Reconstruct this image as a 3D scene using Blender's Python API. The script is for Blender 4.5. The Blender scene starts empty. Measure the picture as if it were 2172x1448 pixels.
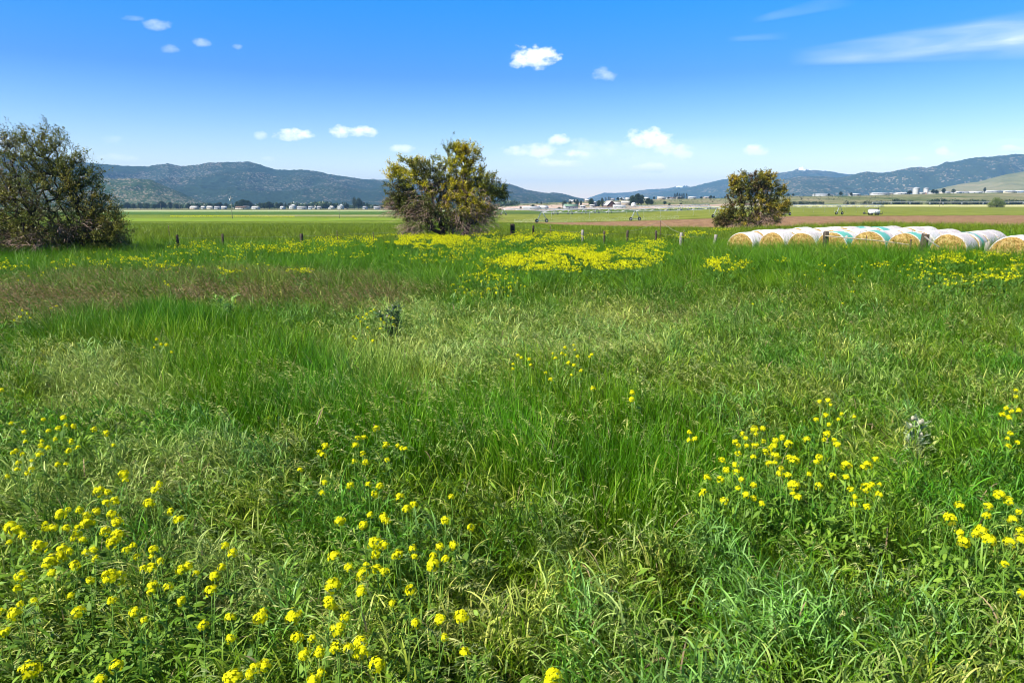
import bpy, math, random
import numpy as np

# ------------------------------------------------------------------ camera, world, sun, exposure
HAZE_D = 0.88e-4
SKY0, SKY1, SKY2 = (1.5, 1.17, 1.0), (.38, .63, 1.0), (-1.6, .86, 1.35)
SC = bpy.context.scene
COL = SC.collection
R = math.radians
CAMH, F, PITCH = 3.1, 1448.0, math.atan2(294.0, 1448.0)      # camera height, focal length (photo px), pitch down
cam = bpy.data.cameras.new("camera")
cam.lens, cam.sensor_width = 24.0, 36.0
cam.clip_start, cam.clip_end = 0.05, 60000.0
co = bpy.data.objects.new("camera", cam); COL.objects.link(co)
co.location = (0, 0, CAMH); co.rotation_euler = (math.pi / 2 - PITCH, 0, 0)
SC.camera = co

SUN_EL, SUN_AZ = R(46), R(238)          # azimuth measured clockwise from +Y: the sun stands behind the camera to the left
sdir = (math.sin(SUN_AZ) * math.cos(SUN_EL), math.cos(SUN_AZ) * math.cos(SUN_EL), math.sin(SUN_EL))
sl = bpy.data.lights.new("sun", "SUN"); sl.energy = 5.0; sl.angle = R(0.5); sl.color = (1.0, 0.945, 0.83)
so = bpy.data.objects.new("sun", sl); COL.objects.link(so)
from mathutils import Vector
so.rotation_euler = Vector(sdir).to_track_quat('Z', 'Y').to_euler()

SC.view_settings.view_transform = 'Standard'; SC.view_settings.look = 'None'
SC.view_settings.exposure = 0.95; SC.view_settings.gamma = 1.0
SC.render.engine = 'CYCLES'
SC.cycles.use_denoising = True
try:
    SC.cycles.denoising_prefilter = 'ACCURATE'
except Exception: pass
SC.cycles.max_bounces = 6; SC.cycles.diffuse_bounces = 1; SC.cycles.glossy_bounces = 1
SC.cycles.transmission_bounces = 3; SC.cycles.transparent_max_bounces = 4; SC.cycles.volume_bounces = 0
SC.cycles.sample_clamp_indirect = 4.0
SC.cycles.filter_width = 1.05

W = bpy.data.worlds.new("World"); SC.world = W; W.use_nodes = True
nt = W.node_tree; N = nt.nodes; L = nt.links; N.clear()
def nd(t, **kw):
    n = N.new(t)
    for k, v in kw.items(): setattr(n, k, v)
    return n
def mth(op, a, b=None, c=None, clamp=False):
    n = nd('ShaderNodeMath', operation=op, use_clamp=clamp)
    for i, v in enumerate((a, b, c)):
        if v is None: continue
        if isinstance(v, (int, float)): n.inputs[i].default_value = v
        else: L.new(v, n.inputs[i])
    return n.outputs[0]
sky = nd('ShaderNodeTexSky', sky_type='NISHITA')
sky.sun_disc = False; sky.sun_elevation = SUN_EL; sky.sun_rotation = SUN_AZ
sky.altitude = 900; sky.air_density = 1.0; sky.dust_density = 0.35; sky.ozone_density = 1.6
hs = nd('ShaderNodeHueSaturation'); hs.inputs['Saturation'].default_value = 1.32; hs.inputs['Value'].default_value = 1.0
L.new(sky.outputs[0], hs.inputs['Color'])
tc = nd('ShaderNodeTexCoord'); sp = nd('ShaderNodeSeparateXYZ'); L.new(tc.outputs['Generated'], sp.inputs[0])
dy = mth('MAXIMUM', sp.outputs[1], 0.02)
ca = mth('DIVIDE', sp.outputs[0], dy); cb = mth('DIVIDE', sp.outputs[2], dy)      # bearing and height of a sky direction
front = mth('GREATER_THAN', sp.outputs[1], 0.03)
# deepen the blue with height in the visible sky, as in the photograph's clear mountain air
elv = mth('DIVIDE', sp.outputs[2], mth('SQRT', mth('ADD', mth('MULTIPLY', sp.outputs[0], sp.outputs[0]), mth('MULTIPLY', sp.outputs[1], sp.outputs[1]))))
def colmix(f, a, b):
    q = nd('ShaderNodeMix', data_type='RGBA'); L.new(f, q.inputs[0])
    for k, v in ((6, a), (7, b)):
        if isinstance(v, tuple): q.inputs[k].default_value = (*v, 1)
        else: L.new(v, q.inputs[k])
    return q.outputs[2]
g1 = colmix(mth('DIVIDE', elv, 0.17, clamp=True), SKY0, SKY1)
g2 = colmix(mth('DIVIDE', mth('SUBTRACT', elv, 0.17), 0.15, clamp=True), g1, SKY2)
g3 = colmix(mth('DIVIDE', mth('SUBTRACT', elv, 0.36), 0.5, clamp=True), g2, (.24, .26, .22))  # sky above the view is dimmed to weaken its fill and deepen shadows
gm = nd('ShaderNodeMix', data_type='RGBA', blend_type='MULTIPLY'); gm.inputs[0].default_value = 1
L.new(hs.outputs[0], gm.inputs[6]); L.new(g3, gm.inputs[7])
cmb = nd('ShaderNodeCombineXYZ'); L.new(ca, cmb.inputs[0]); L.new(mth('MULTIPLY', cb, 1.5), cmb.inputs[1])
n1 = nd('ShaderNodeTexNoise'); n1.inputs['Scale'].default_value = 34; n1.inputs['Detail'].default_value = 8; n1.inputs['Roughness'].default_value = 0.6
L.new(cmb.outputs[0], n1.inputs['Vector'])
n2 = nd('ShaderNodeTexNoise'); n2.inputs['Scale'].default_value = 75; n2.inputs['Detail'].default_value = 4
L.new(cmb.outputs[0], n2.inputs['Vector'])
nz = mth('ADD', mth('MULTIPLY', mth('SUBTRACT', n1.outputs[0], 0.5), 3.4), mth('MULTIPLY', mth('SUBTRACT', n2.outputs[0], 0.5), .7))
def sky_ab(px, py):
    x, y = (px - 1086) / F, (724 - py) / F
    d = (x, math.cos(PITCH) + y * math.sin(PITCH), -math.sin(PITCH) + y * math.cos(PITCH))
    return d[0] / d[1], d[2] / d[1]
# cumulus: bearing px, height px, half widths, strength
CUM = [(1135, 126, 50, 25, 1.0), (1155, 116, 28, 18, 1.0), (1281, 163, 25, 15, .55), (626, 289, 45, 14, .95), (752, 281, 47, 13, .95),
       (553, 288, 15, 9, .6), (853, 317, 27, 10, .75), (1187, 349, 46, 11, 1.0), (1383, 358, 44, 11, .95),
       (1385, 300, 50, 24, .95), (1420, 322, 45, 20, .7), (1340, 312, 30, 14, .6), (1210, 326, 40, 9, .85), (1185, 300, 22, 12, .75), (1280, 324, 190, 22, .45), (1130, 322, 60, 14, .75), (1330, 335, 120, 12, .35), (1200, 385, 25, 5, .3), (1560, 372, 60, 6, .3), (1840, 345, 90, 10, .35),
       (1604, 321, 27, 11, .85), (1998, 322, 14, 10, .75), (2018, 332, 18, 7, .6), (1935, 337, 18, 6, .7), (2148, 316, 30, 9, .75),
       (334, 56, 33, 11, .4), (428, 92, 19, 9, .45), (364, 106, 19, 10, .28), (506, 100, 12, 7, .35), (283, 40, 20, 6, .2),
       (8, 300, 26, 14, .9), (240, 299, 20, 10, .3), (250, 336, 45, 9, .5), (570, 338, 16, 6, .5)]
dens = None; shade = None
for px, py, rx, ry, st in CUM:
    a0, b0 = sky_ab(px, py); a1, _ = sky_ab(px + rx * 1.12, py); _, b1 = sky_ab(px, py - ry * 1.3)
    ra, rb = abs(a1 - a0), abs(b1 - b0)
    ea = mth('MULTIPLY', mth('SUBTRACT', ca, a0), 1 / ra); eb = mth('MULTIPLY', mth('SUBTRACT', cb, b0), 1 / rb)
    # flatter underside
    eb2 = mth('MULTIPLY', eb, mth('ADD', 1.0, mth('MULTIPLY', mth('LESS_THAN', eb, 0.0), 0.45)))
    e = mth('SUBTRACT', 1.0, mth('ADD', mth('MULTIPLY', ea, ea), mth('MULTIPLY', eb2, eb2)))
    d = mth('ADD', mth('SUBTRACT', e, .05), mth('MULTIPLY', nz, 1.15))
    d = mth('MULTIPLY', mth('MULTIPLY', d, 1.1 if st > .6 else .6, clamp=True), st)
    inside = mth('GREATER_THAN', e, -2.6)
    d = mth('MULTIPLY', d, inside)
    dens = d if dens is None else mth('MAXIMUM', dens, d)
    s_ = mth('MULTIPLY', mth('ADD', mth('MULTIPLY', eb, 0.5), 0.72, clamp=True), inside)
    shade = s_ if shade is None else mth('MAXIMUM', shade, s_)
# long cirrus streaks
def streak(p0, p1, w0, w1, st, sc_):
    a0, b0 = sky_ab(*p0); a1, b1 = sky_ab(*p1)
    Ln = math.hypot(a1 - a0, b1 - b0); ux, uy = (a1 - a0) / Ln, (b1 - b0) / Ln
    u_ = mth('ADD', mth('MULTIPLY', mth('SUBTRACT', ca, a0), ux), mth('MULTIPLY', mth('SUBTRACT', cb, b0), uy))
    v_ = mth('ADD', mth('MULTIPLY', mth('SUBTRACT', ca, a0), -uy), mth('MULTIPLY', mth('SUBTRACT', cb, b0), ux))
    c2 = nd('ShaderNodeCombineXYZ'); L.new(mth('MULTIPLY', u_, 4.0), c2.inputs[0]); L.new(mth('MULTIPLY', v_, 38.0), c2.inputs[1])
    nn = nd('ShaderNodeTexNoise'); nn.inputs['Scale'].default_value = sc_; nn.inputs['Detail'].default_value = 6
    nn.inputs['Distortion'].default_value = 0.6
    L.new(c2.outputs[0], nn.inputs['Vector'])
    t = mth('MULTIPLY', u_, 1 / Ln)
    wd = mth('ADD', w0 / F, mth('MULTIPLY', t, (w1 - w0) / F))
    q = mth('DIVIDE', v_, wd)
    prof = mth('SUBTRACT', 1.0, mth('MULTIPLY', q, q), clamp=True)
    ends = mth('MULTIPLY', mth('MULTIPLY', t, 4.0, clamp=True), mth('MULTIPLY', mth('SUBTRACT', 1.25, t), 2.5, clamp=True))
    return mth('MULTIPLY', mth('MULTIPLY', mth('MULTIPLY', prof, ends), mth('MULTIPLY', mth('SUBTRACT', nn.outputs[0], 0.22), 2.0, clamp=True)), st)
cir = streak((1670, 124), (2230, 68), 16, 52, .62, 1.1)
cir = mth('MAXIMUM', cir, streak((1590, 45), (1770, 4), 6, 16, .22, 1.3))
cir = mth('MAXIMUM', cir, streak((1540, 84), (1650, 77), 5, 8, .2, 1.3))
cir = mth('MAXIMUM', cir, streak((1850, 300), (2250, 285), 10, 22, .3, .9))
cir = mth('MAXIMUM', cir, streak((1020, 338), (1500, 322), 18, 30, .35, .9))
dens = mth('MAXIMUM', dens, cir)
dens = mth('MULTIPLY', dens, front)
mx = nd('ShaderNodeMix', data_type='RGBA'); 
cc = nd('ShaderNodeMix', data_type='RGBA'); cc.inputs[6].default_value = (5.0, 5.9, 7.0, 1); cc.inputs[7].default_value = (8.4, 8.6, 8.8, 1)
L.new(mth('MAXIMUM', shade, mth('MULTIPLY', cir, 1.2)), cc.inputs[0])
L.new(dens, mx.inputs[0]); L.new(gm.outputs[2], mx.inputs[6]); L.new(cc.outputs[2], mx.inputs[7])
bg = nd('ShaderNodeBackground'); bg.inputs[1].default_value = 0.1; L.new(mx.outputs[2], bg.inputs[0])
wo = nd('ShaderNodeOutputWorld'); L.new(bg.outputs[0], wo.inputs[0])
W.cycles.sampling_method = 'MANUAL'; W.cycles.sample_map_resolution = 512

# ------------------------------------------------------------------ helpers
rs = np.random.RandomState(7)
def U(a, b, n=None): return rs.uniform(a, b, n)

def hash2(ix, iy, seed):
    h = (ix.astype(np.int64) * 374761393 + iy.astype(np.int64) * 668265263 + seed * 974711) & 0x7fffffff
    h = ((h ^ (h >> 13)) * 1274126177) & 0x7fffffff
    return ((h ^ (h >> 16)) & 0xffff) / 65535.0
def vnoise(x, y, seed=0):
    x = np.asarray(x, float); y = np.asarray(y, float)
    ix, iy = np.floor(x), np.floor(y); fx, fy = x - ix, y - iy
    fx = fx * fx * (3 - 2 * fx); fy = fy * fy * (3 - 2 * fy)
    a, b = hash2(ix, iy, seed), hash2(ix + 1, iy, seed); c, d = hash2(ix, iy + 1, seed), hash2(ix + 1, iy + 1, seed)
    return (a * (1 - fx) + b * fx) * (1 - fy) + (c * (1 - fx) + d * fx) * fy
def fbm(x, y, o=4, seed=0):
    s, a, t = 0, 1.0, 0
    for i in range(o):
        s = s + a * vnoise(x * 2 ** i + 17 * i, y * 2 ** i - 9 * i, seed + i); t += a; a *= .5
    return s / t
def sstep(a, b, x):
    t = np.clip((x - a) / (b - a), 0, 1); return t * t * (3 - 2 * t)

CP, SP = math.cos(PITCH), math.sin(PITCH)
def raydir(px, py):
    x, y = (px - 1086) / F, (724 - py) / F
    return x, CP + y * SP, -SP + y * CP
def proj(X, Y, Z):
    dz = Z - CAMH; dep = Y * CP - dz * SP; up = Y * SP + dz * CP
    return 1086 + F * X / dep, 724 - F * up / dep
def zpix(py, Y):                     # height that shows at row py (centre column) at distance Y
    _, b, c = raydir(1086, py); return CAMH + c / b * Y

DY = [0, 70, 90, 150, 250, 400, 600, 800, 1100, 1600, 3000, 20000]
DD = [3.1, 3.1, 3.3, 4.9, 6.9, 8.0, 8.6, 9.6, 10.2, 11.5, 14.5, 14.5]
_ys = np.linspace(0, 3300, 3301); _ds = np.interp(_ys, DY, DD)
_k = np.hanning(31); _k /= _k.sum(); _ds[16:-16] = np.convolve(_ds, _k, 'same')[16:-16]
BU = [-.1, 0, .07, .13, .21, .30, .39, .45, .56, .72, .9, 1.4]
BYP = [437, 436, 430, 427, 423, 421, 417, 416, 413.5, 409, 406, 400]
def zt(X, Y):
    X = np.asarray(X, float); Y = np.asarray(Y, float)
    Yp = np.maximum(Y, 0.0)
    u = X / np.maximum(Yp, 5.0)
    z = CAMH - np.interp(Yp, _ys, _ds)
    k = np.clip((Yp - 42) / 150.0, 0, 1)
    s0 = .34 * (1 - k) + .03 * k; s1 = .58 * (1 - k) + .44 * k
    z = z + np.minimum(Yp, 1500) * (12.0 / 1448) * sstep(s0, s1, u) * sstep(8, 28, Yp) * np.where(Yp > 42, 1, 1)
    bt = CAMH + (430 - np.interp(u, BU, BYP)) / 1448 * 1250 + 3.0 * (fbm(X / 90, Y / 90, 3, 5) - .5)
    w = sstep(-.08, .02, u) * np.clip((Yp - 870) / 380, 0, 1) ** .8
    z = z * (1 - w) + np.maximum(bt, z) * w
    z = z + 5.5 * (fbm(X / 60, Y / 75, 4, 31) - .5) * np.exp(-((Yp - 1040) / 150) ** 2) * sstep(-.06, .0, u)
    z = z + .18 * (fbm(X / 5, Y / 5, 3, 2) - .5) * (1 - sstep(60, 120, Yp))
    return z
def ground_px(px, py):
    """ground point seen at photo pixel (px, py)"""
    a, b, c = raydir(px, py)
    lo, hi = 1.0, 1.0
    while hi < 9000:
        if CAMH + c / b * hi < float(zt(a / b * hi, hi)): break
        lo, hi = hi, hi * 1.03
    for _ in range(30):
        m = (lo + hi) / 2
        if CAMH + c / b * m < float(zt(a / b * m, m)): hi = m
        else: lo = m
    return a / b * lo, lo, float(zt(a / b * lo, lo))
def at(px, Y):
    """ground point at bearing px and distance Y"""
    z = CAMH - 5
    for _ in range(4):
        dep = Y * CP - (z - CAMH) * SP; X = (px - 1086) / F * dep; z = float(zt(X, Y))
    return X, Y, z
def mpp(Y): return Y / F              # metres per photo pixel

def setp(o, label=None, cat=None, group=None, kind=None):
    if label: o['label'] = label
    if cat: o['category'] = cat
    if group: o['group'] = group
    if kind: o['kind'] = kind
    return o
def empty(name, loc=(0, 0, 0), rz=0.0, **kw):
    o = bpy.data.objects.new(name, None); COL.objects.link(o)
    o.empty_display_size = .2
    o.location = loc; o.rotation_euler = (0, 0, rz); return setp(o, **kw)
def mesh(name, V, Fs, mat, parent=None, col=None, smooth=False, mi=None, **kw):
    """V (n,3); Fs one array (m,k) or a list of such arrays"""
    if not isinstance(Fs, list): Fs = [Fs]
    Fs = [np.asarray(f, np.int32) for f in Fs if len(f)]
    V = np.asarray(V, np.float32)
    me = bpy.data.meshes.new(name)
    me.vertices.add(len(V)); me.vertices.foreach_set('co', V.ravel())
    idx = np.concatenate([f.ravel() for f in Fs]); tot = np.concatenate([np.full(len(f), f.shape[1], np.int32) for f in Fs])
    me.loops.add(len(idx)); me.loops.foreach_set('vertex_index', idx)
    me.polygons.add(len(tot)); st = np.concatenate([[0], np.cumsum(tot)[:-1]]).astype(np.int32)
    me.polygons.foreach_set('loop_start', st)
    if smooth: me.polygons.foreach_set('use_smooth', np.ones(len(tot), bool))
    if mi is not None: me.polygons.foreach_set('material_index', np.asarray(mi, np.int32))
    me.update(calc_edges=True)
    if col is not None:
        ca_ = me.color_attributes.new('Col', 'FLOAT_COLOR', 'POINT')
        c = np.ones((len(V), 4), np.float32); c[:, :3] = np.clip(col, 0, 1); ca_.data.foreach_set('color', c.ravel())
    for m in (mat if isinstance(mat, (list, tuple)) else [mat]): me.materials.append(m)
    o = bpy.data.objects.new(name, me); COL.objects.link(o)
    if parent is not None: o.parent = parent
    return setp(o, **kw)
class MB:
    """collects boxes, tubes and the like for one mesh"""
    def __init__(s): s.V = []; s.F = {3: [], 4: []}; s.n = 0; s.C = []
    def add(s, V, Fc, col=None):
        V = np.asarray(V, float)
        for f in Fc: s.F.setdefault(len(f), []).append([i + s.n for i in f])
        s.V.append(V); s.n += len(V)
        if col is not None: s.C.append(np.tile(np.asarray(col, float), (len(V), 1)))
        return s
    def addarr(s, V, Fa, col=None):
        s.V.append(np.asarray(V, float)); s.F.setdefault(Fa.shape[1], []).extend((Fa + s.n).tolist()); s.n += len(V)
        if col is not None: s.C.append(col)
        return s
    def box(s, x0, x1, y0, y1, z0, z1, col=None, M=None, taper=1.0):
        c, d = (x0 + x1) / 2, (y0 + y1) / 2
        t = lambda x, m: m + (x - m) * taper
        V = np.array([(x0, y0, z0), (x1, y0, z0), (x1, y1, z0), (x0, y1, z0), (t(x0, c), t(y0, d), z1), (t(x1, c), t(y0, d), z1), (t(x1, c), t(y1, d), z1), (t(x0, c), t(y1, d), z1)])
        if M is not None: V = V @ M.T
        return s.add(V, [(0, 3, 2, 1), (4, 5, 6, 7), (0, 1, 5, 4), (1, 2, 6, 5), (2, 3, 7, 6), (3, 0, 4, 7)], col)
    def tube(s, pts, rad, k=8, col=None, cap=True):
        P = np.asarray(pts, float); n = len(P); rad = np.broadcast_to(np.asarray(rad, float), (n,))
        T = np.gradient(P, axis=0); T /= np.linalg.norm(T, axis=1, keepdims=True) + 1e-9
        a = np.array([0, 0, 1.0]) if abs(T[0, 2]) < .9 else np.array([1.0, 0, 0])
        V = []
        for i in range(n):
            u = np.cross(T[i], a); u /= np.linalg.norm(u); v = np.cross(T[i], u)
            for j in range(k):
                t = 2 * math.pi * j / k; V.append(P[i] + rad[i] * (math.cos(t) * u + math.sin(t) * v))
        Fc = [(i * k + j, i * k + (j + 1) % k, (i + 1) * k + (j + 1) % k, (i + 1) * k + j) for i in range(n - 1) for j in range(k)]
        s.add(V, Fc, col)
        if cap:
            s.F.setdefault(k, []).append([s.n - n * k + j for j in range(k)][::-1]); s.F[k].append([s.n - k + j for j in range(k)])
        return s
    def build(s, name, mat, parent=None, smooth=False, **kw):
        return mesh(name, np.concatenate(s.V), [np.array(f) for f in s.F.values() if f], mat, parent, smooth=smooth,
                    col=np.concatenate(s.C) if s.C else None, **kw)
def segtubes(P0, P1, r0, r1, k=5):
    """many tapered sticks at once"""
    P0, P1 = np.asarray(P0), np.asarray(P1); n = len(P0)
    T = P1 - P0; T /= np.linalg.norm(T, axis=1, keepdims=True) + 1e-9
    a = np.where(np.abs(T[:, 2:3]) < .9, np.array([[0, 0, 1.0]]), np.array([[1.0, 0, 0]]))
    u = np.cross(T, a); u /= np.linalg.norm(u, axis=1, keepdims=True); v = np.cross(T, u)
    th = np.arange(k) * 2 * math.pi / k
    ring = np.cos(th)[None, :, None] * u[:, None] + np.sin(th)[None, :, None] * v[:, None]
    A = P0[:, None] + ring * np.asarray(r0)[:, None, None]; B = P1[:, None] + ring * np.asarray(r1)[:, None, None]
    V = np.concatenate([A, B], 1).reshape(-1, 3)
    j = np.arange(k); f = np.stack([j, (j + 1) % k, k + (j + 1) % k, k + j], 1)
    Fa = (np.arange(n)[:, None, None] * 2 * k + f[None]).reshape(-1, 4)
    return V, Fa
def blades(B, Ln, Wd, az, th0, bend, K, c0, c1, twist=0.0, wp='blade'):
    """ribbons: base B, length, width, bearing of the lean, start angle from vertical, total bend; colours foot and tip"""
    n = len(B); t = np.linspace(0, 1, K + 1)
    th = th0[:, None] + bend[:, None] * t[None, :] ** 1.3
    hx, hz = np.sin(th), np.cos(th); d = Ln[:, None] / K
    mh = (hx[:, 1:] + hx[:, :-1]) / 2 * d; mz = (hz[:, 1:] + hz[:, :-1]) / 2 * d
    H = np.concatenate([np.zeros((n, 1)), np.cumsum(mh, 1)], 1); Z = np.concatenate([np.zeros((n, 1)), np.cumsum(mz, 1)], 1)
    lx, ly = np.cos(az), np.sin(az)
    C = np.stack([B[:, 0:1] + H * lx[:, None], B[:, 1:2] + H * ly[:, None], B[:, 2:3] + Z], -1)
    tw = (np.asarray(twist) * np.ones(n))[:, None] * (0.3 + t[None, :])
    sx = np.stack([-ly, lx, np.zeros(n)], -1)[:, None, :]
    nx = np.stack([hz * lx[:, None], hz * ly[:, None], -hx], -1)
    S = np.cos(tw)[..., None] * sx + np.sin(tw)[..., None] * nx
    if wp == 'blade': w = (0.7 + .8 * t) * (1 - t ** 2.2) + .04
    elif wp == 'spike': w = np.sin(np.clip(t * .9 + .08, 0, 1) * math.pi) + .06
    elif wp == 'leaf': w = np.sin(np.clip(t * .92 + .06, 0, 1) * math.pi) ** .8 + .03
    else: w = np.ones(K + 1) * (1 - .6 * t)
    Wt = (Wd[:, None] * w[None, :] / 2)[..., None]
    V = np.stack([C - S * Wt, C + S * Wt], 2).reshape(-1, 3)
    k = np.arange(K) * 2; f = np.stack([k, k + 1, k + 3, k + 2], 1)
    Fa = (np.arange(n)[:, None, None] * 2 * (K + 1) + f[None]).reshape(-1, 4)
    cc_ = c0[:, None, :] * (1 - t[None, :, None]) + c1[:, None, :] * t[None, :, None]
    Cc = np.repeat(cc_, 2, axis=1).reshape(-1, 3)
    return V, Fa, Cc, C
def joinv(parts):
    V, Fa, C, n = [], [], [], 0
    for p in parts:
        V.append(p[0]); Fa.append(p[1] + n); C.append(p[2]); n += len(p[0])
    return np.concatenate(V), np.concatenate(Fa), np.concatenate(C)

# ------------------------------------------------------------------ materials
def material(name):
    m = bpy.data.materials.new(name); m.use_nodes = True; t = m.node_tree; t.nodes.clear()
    return m, t.nodes, t.links
def mat_plain(name, col, rough=.7, noise=0.0, scale=8.0, metal=0.0, bump=0.0, col2=None, stretch=(1, 1, 1)):
    m, n, l = material(name)
    out = n.new('ShaderNodeOutputMaterial'); b = n.new('ShaderNodeBsdfPrincipled'); l.new(b.outputs[0], out.inputs[0])
    b.inputs['Roughness'].default_value = rough; b.inputs['Metallic'].default_value = metal
    b.inputs['Specular IOR Level'].default_value = .3
    if noise or col2:
        t = n.new('ShaderNodeTexCoord'); mp = n.new('ShaderNodeMapping'); mp.inputs['Scale'].default_value = stretch
        x = n.new('ShaderNodeTexNoise'); x.inputs['Scale'].default_value = scale; x.inputs['Detail'].default_value = 6; x.inputs['Roughness'].default_value = .65
        l.new(t.outputs['Object'], mp.inputs[0]); l.new(mp.outputs[0], x.inputs['Vector'])
        r = n.new('ShaderNodeValToRGB'); r.color_ramp.elements[0].position = .36; r.color_ramp.elements[1].position = .64
        c2 = col2 or tuple(c * (1 - noise) for c in col)
        r.color_ramp.elements[0].color = (*c2, 1); r.color_ramp.elements[1].color = (*col, 1)
        l.new(x.outputs[0], r.inputs[0]); l.new(r.outputs[0], b.inputs['Base Color'])
        if bump:
            bp = n.new('ShaderNodeBump'); bp.inputs['Strength'].default_value = bump; bp.inputs['Distance'].default_value = .02
            l.new(x.outputs[0], bp.inputs['Height']); l.new(bp.outputs[0], b.inputs['Normal'])
    else: b.inputs['Base Color'].default_value = (*col, 1)
    return m
def mat_leaf(name, rough=.45, trans=.35, spec=.4, tint=(1, 1, 1), gain=1.15):
    """thin leaf coloured by its own vertex colour, lets light through"""
    m, n, l = material(name)
    out = n.new('ShaderNodeOutputMaterial'); b = n.new('ShaderNodeBsdfPrincipled'); tr = n.new('ShaderNodeBsdfTranslucent'); mxs = n.new('ShaderNodeMixShader')
    a = n.new('ShaderNodeVertexColor'); a.layer_name = 'Col'
    b.inputs['Roughness'].default_value = rough; b.inputs['Specular IOR Level'].default_value = spec
    l.new(a.outputs[0], b.inputs['Base Color'])
    g = n.new('ShaderNodeMix'); g.data_type = 'RGBA'; g.blend_type = 'MULTIPLY'; g.inputs[0].default_value = 1
    g.inputs[7].default_value = (gain * tint[0], gain * tint[1], gain * tint[2] * .6, 1)
    l.new(a.outputs[0], g.inputs[6]); l.new(g.outputs[2], tr.inputs[0])
    mxs.inputs[0].default_value = trans
    l.new(b.outputs[0], mxs.inputs[1]); l.new(tr.outputs[0], mxs.inputs[2]); l.new(mxs.outputs[0], out.inputs[0])
    return m
M_GRASS = mat_leaf('grass_blade', .42, .24, .16, gain=1.2)
M_SEED = mat_leaf('grass_seed', .6, .3, .25)
M_LEAF = mat_leaf('tree_leaf', .42, .25, .45)
M_PETAL = mat_leaf('mustard_petal', .6, .35, .1, gain=1.1)
M_WEED = mat_leaf('weed_leaf', .5, .3, .18)
M_TWIG = mat_leaf('dead_twig', .8, .0, .1)
M_BARK = mat_plain('bark', (.075, .055, .042), .9, .5, 6, bump=.6, stretch=(1, 1, .25))
M_STEM = mat_plain('mustard_stem', (.15, .30, .035), .5, .3, 20)
# ------------------------------------------------------------------ ground sheet
def ground_material():
    m, n, l = material('meadow_soil_and_pasture')
    out = n.new('ShaderNodeOutputMaterial'); b = n.new('ShaderNodeBsdfPrincipled'); l.new(b.outputs[0], out.inputs[0])
    b.inputs['Roughness'].default_value = .95; b.inputs['Specular IOR Level'].default_value = .05
    g = n.new('ShaderNodeNewGeometry'); s = n.new('ShaderNodeSeparateXYZ'); l.new(g.outputs['Position'], s.inputs[0])
    def noise(sc, det, vec_scale):
        mp = n.new('ShaderNodeMapping'); mp.inputs['Scale'].default_value = vec_scale; l.new(g.outputs['Position'], mp.inputs[0])
        x = n.new('ShaderNodeTexNoise'); x.inputs['Scale'].default_value = sc; x.inputs['Detail'].default_value = det; x.inputs['Roughness'].default_value = .65
        l.new(mp.outputs[0], x.inputs['Vector']); return x.outputs[0]
    def ramp(f, stops):
        r = n.new('ShaderNodeValToRGB'); e = r.color_ramp.elements
        e[0].position, e[0].color = stops[0][0], (*stops[0][1], 1); e[1].position, e[1].color = stops[1][0], (*stops[1][1], 1)
        for p, c in stops[2:]: q = e.new(p); q.color = (*c, 1)
        l.new(f, r.inputs[0]); return r.outputs[0]
    def mr(v, a, b_):
        q = n.new('ShaderNodeMapRange'); q.inputs[1].default_value = a; q.inputs[2].default_value = b_; l.new(v, q.inputs[0]); return q.outputs[0]
    def mix(f, a, c):
        q = n.new('ShaderNodeMix'); q.data_type = 'RGBA'; l.new(f, q.inputs[0]); l.new(a, q.inputs[6]); l.new(c, q.inputs[7]); return q.outputs[2]
    near = ramp(noise(3, 4, (1, 1, 1)), [(.35, (.010, .016, .004)), (.65, (.028, .042, .008))])  # soil colour darkened further to stand in for shade between the blades
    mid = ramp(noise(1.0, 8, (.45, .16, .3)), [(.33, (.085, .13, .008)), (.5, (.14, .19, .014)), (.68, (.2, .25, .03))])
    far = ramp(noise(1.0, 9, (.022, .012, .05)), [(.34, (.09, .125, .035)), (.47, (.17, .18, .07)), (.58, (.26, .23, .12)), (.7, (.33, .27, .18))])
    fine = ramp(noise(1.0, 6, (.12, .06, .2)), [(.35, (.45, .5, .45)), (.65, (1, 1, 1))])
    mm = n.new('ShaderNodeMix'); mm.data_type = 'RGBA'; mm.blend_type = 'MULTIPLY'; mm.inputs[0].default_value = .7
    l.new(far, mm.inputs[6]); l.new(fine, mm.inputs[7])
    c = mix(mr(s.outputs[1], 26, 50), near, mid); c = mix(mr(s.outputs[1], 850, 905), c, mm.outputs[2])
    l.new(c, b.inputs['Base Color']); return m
az = np.concatenate([np.radians(np.arange(-46, 46.01, .25)), np.radians(np.arange(49, 312, 3.0))])
rr = np.concatenate([[.4], np.geomspace(.8, 14000, 320)])
A_, R_ = np.meshgrid(az, rr); X_ = R_ * np.sin(A_); Y_ = R_ * np.cos(A_)
V = np.stack([X_, Y_, zt(X_, Y_)], -1).reshape(-1, 3)
na, nr = len(az), len(rr)
i, j = np.meshgrid(np.arange(nr - 1), np.arange(na), indexing='ij'); j2 = (j + 1) % na
Fq = np.stack([i * na + j, (i + 1) * na + j, (i + 1) * na + j2, i * na + j2], -1).reshape(-1, 4)[:, ::-1]
V = np.concatenate([V, [[0, 0, float(zt(0, 0))]]]); c0 = len(V) - 1
Ft = np.stack([np.full(na, c0), np.arange(na), (np.arange(na) + 1) % na], 1)[:, ::-1]
mesh('ground', V, [Fq, Ft], ground_material(), smooth=True, kind='structure', label='meadow floor and pasture land running out to the hills')

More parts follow.
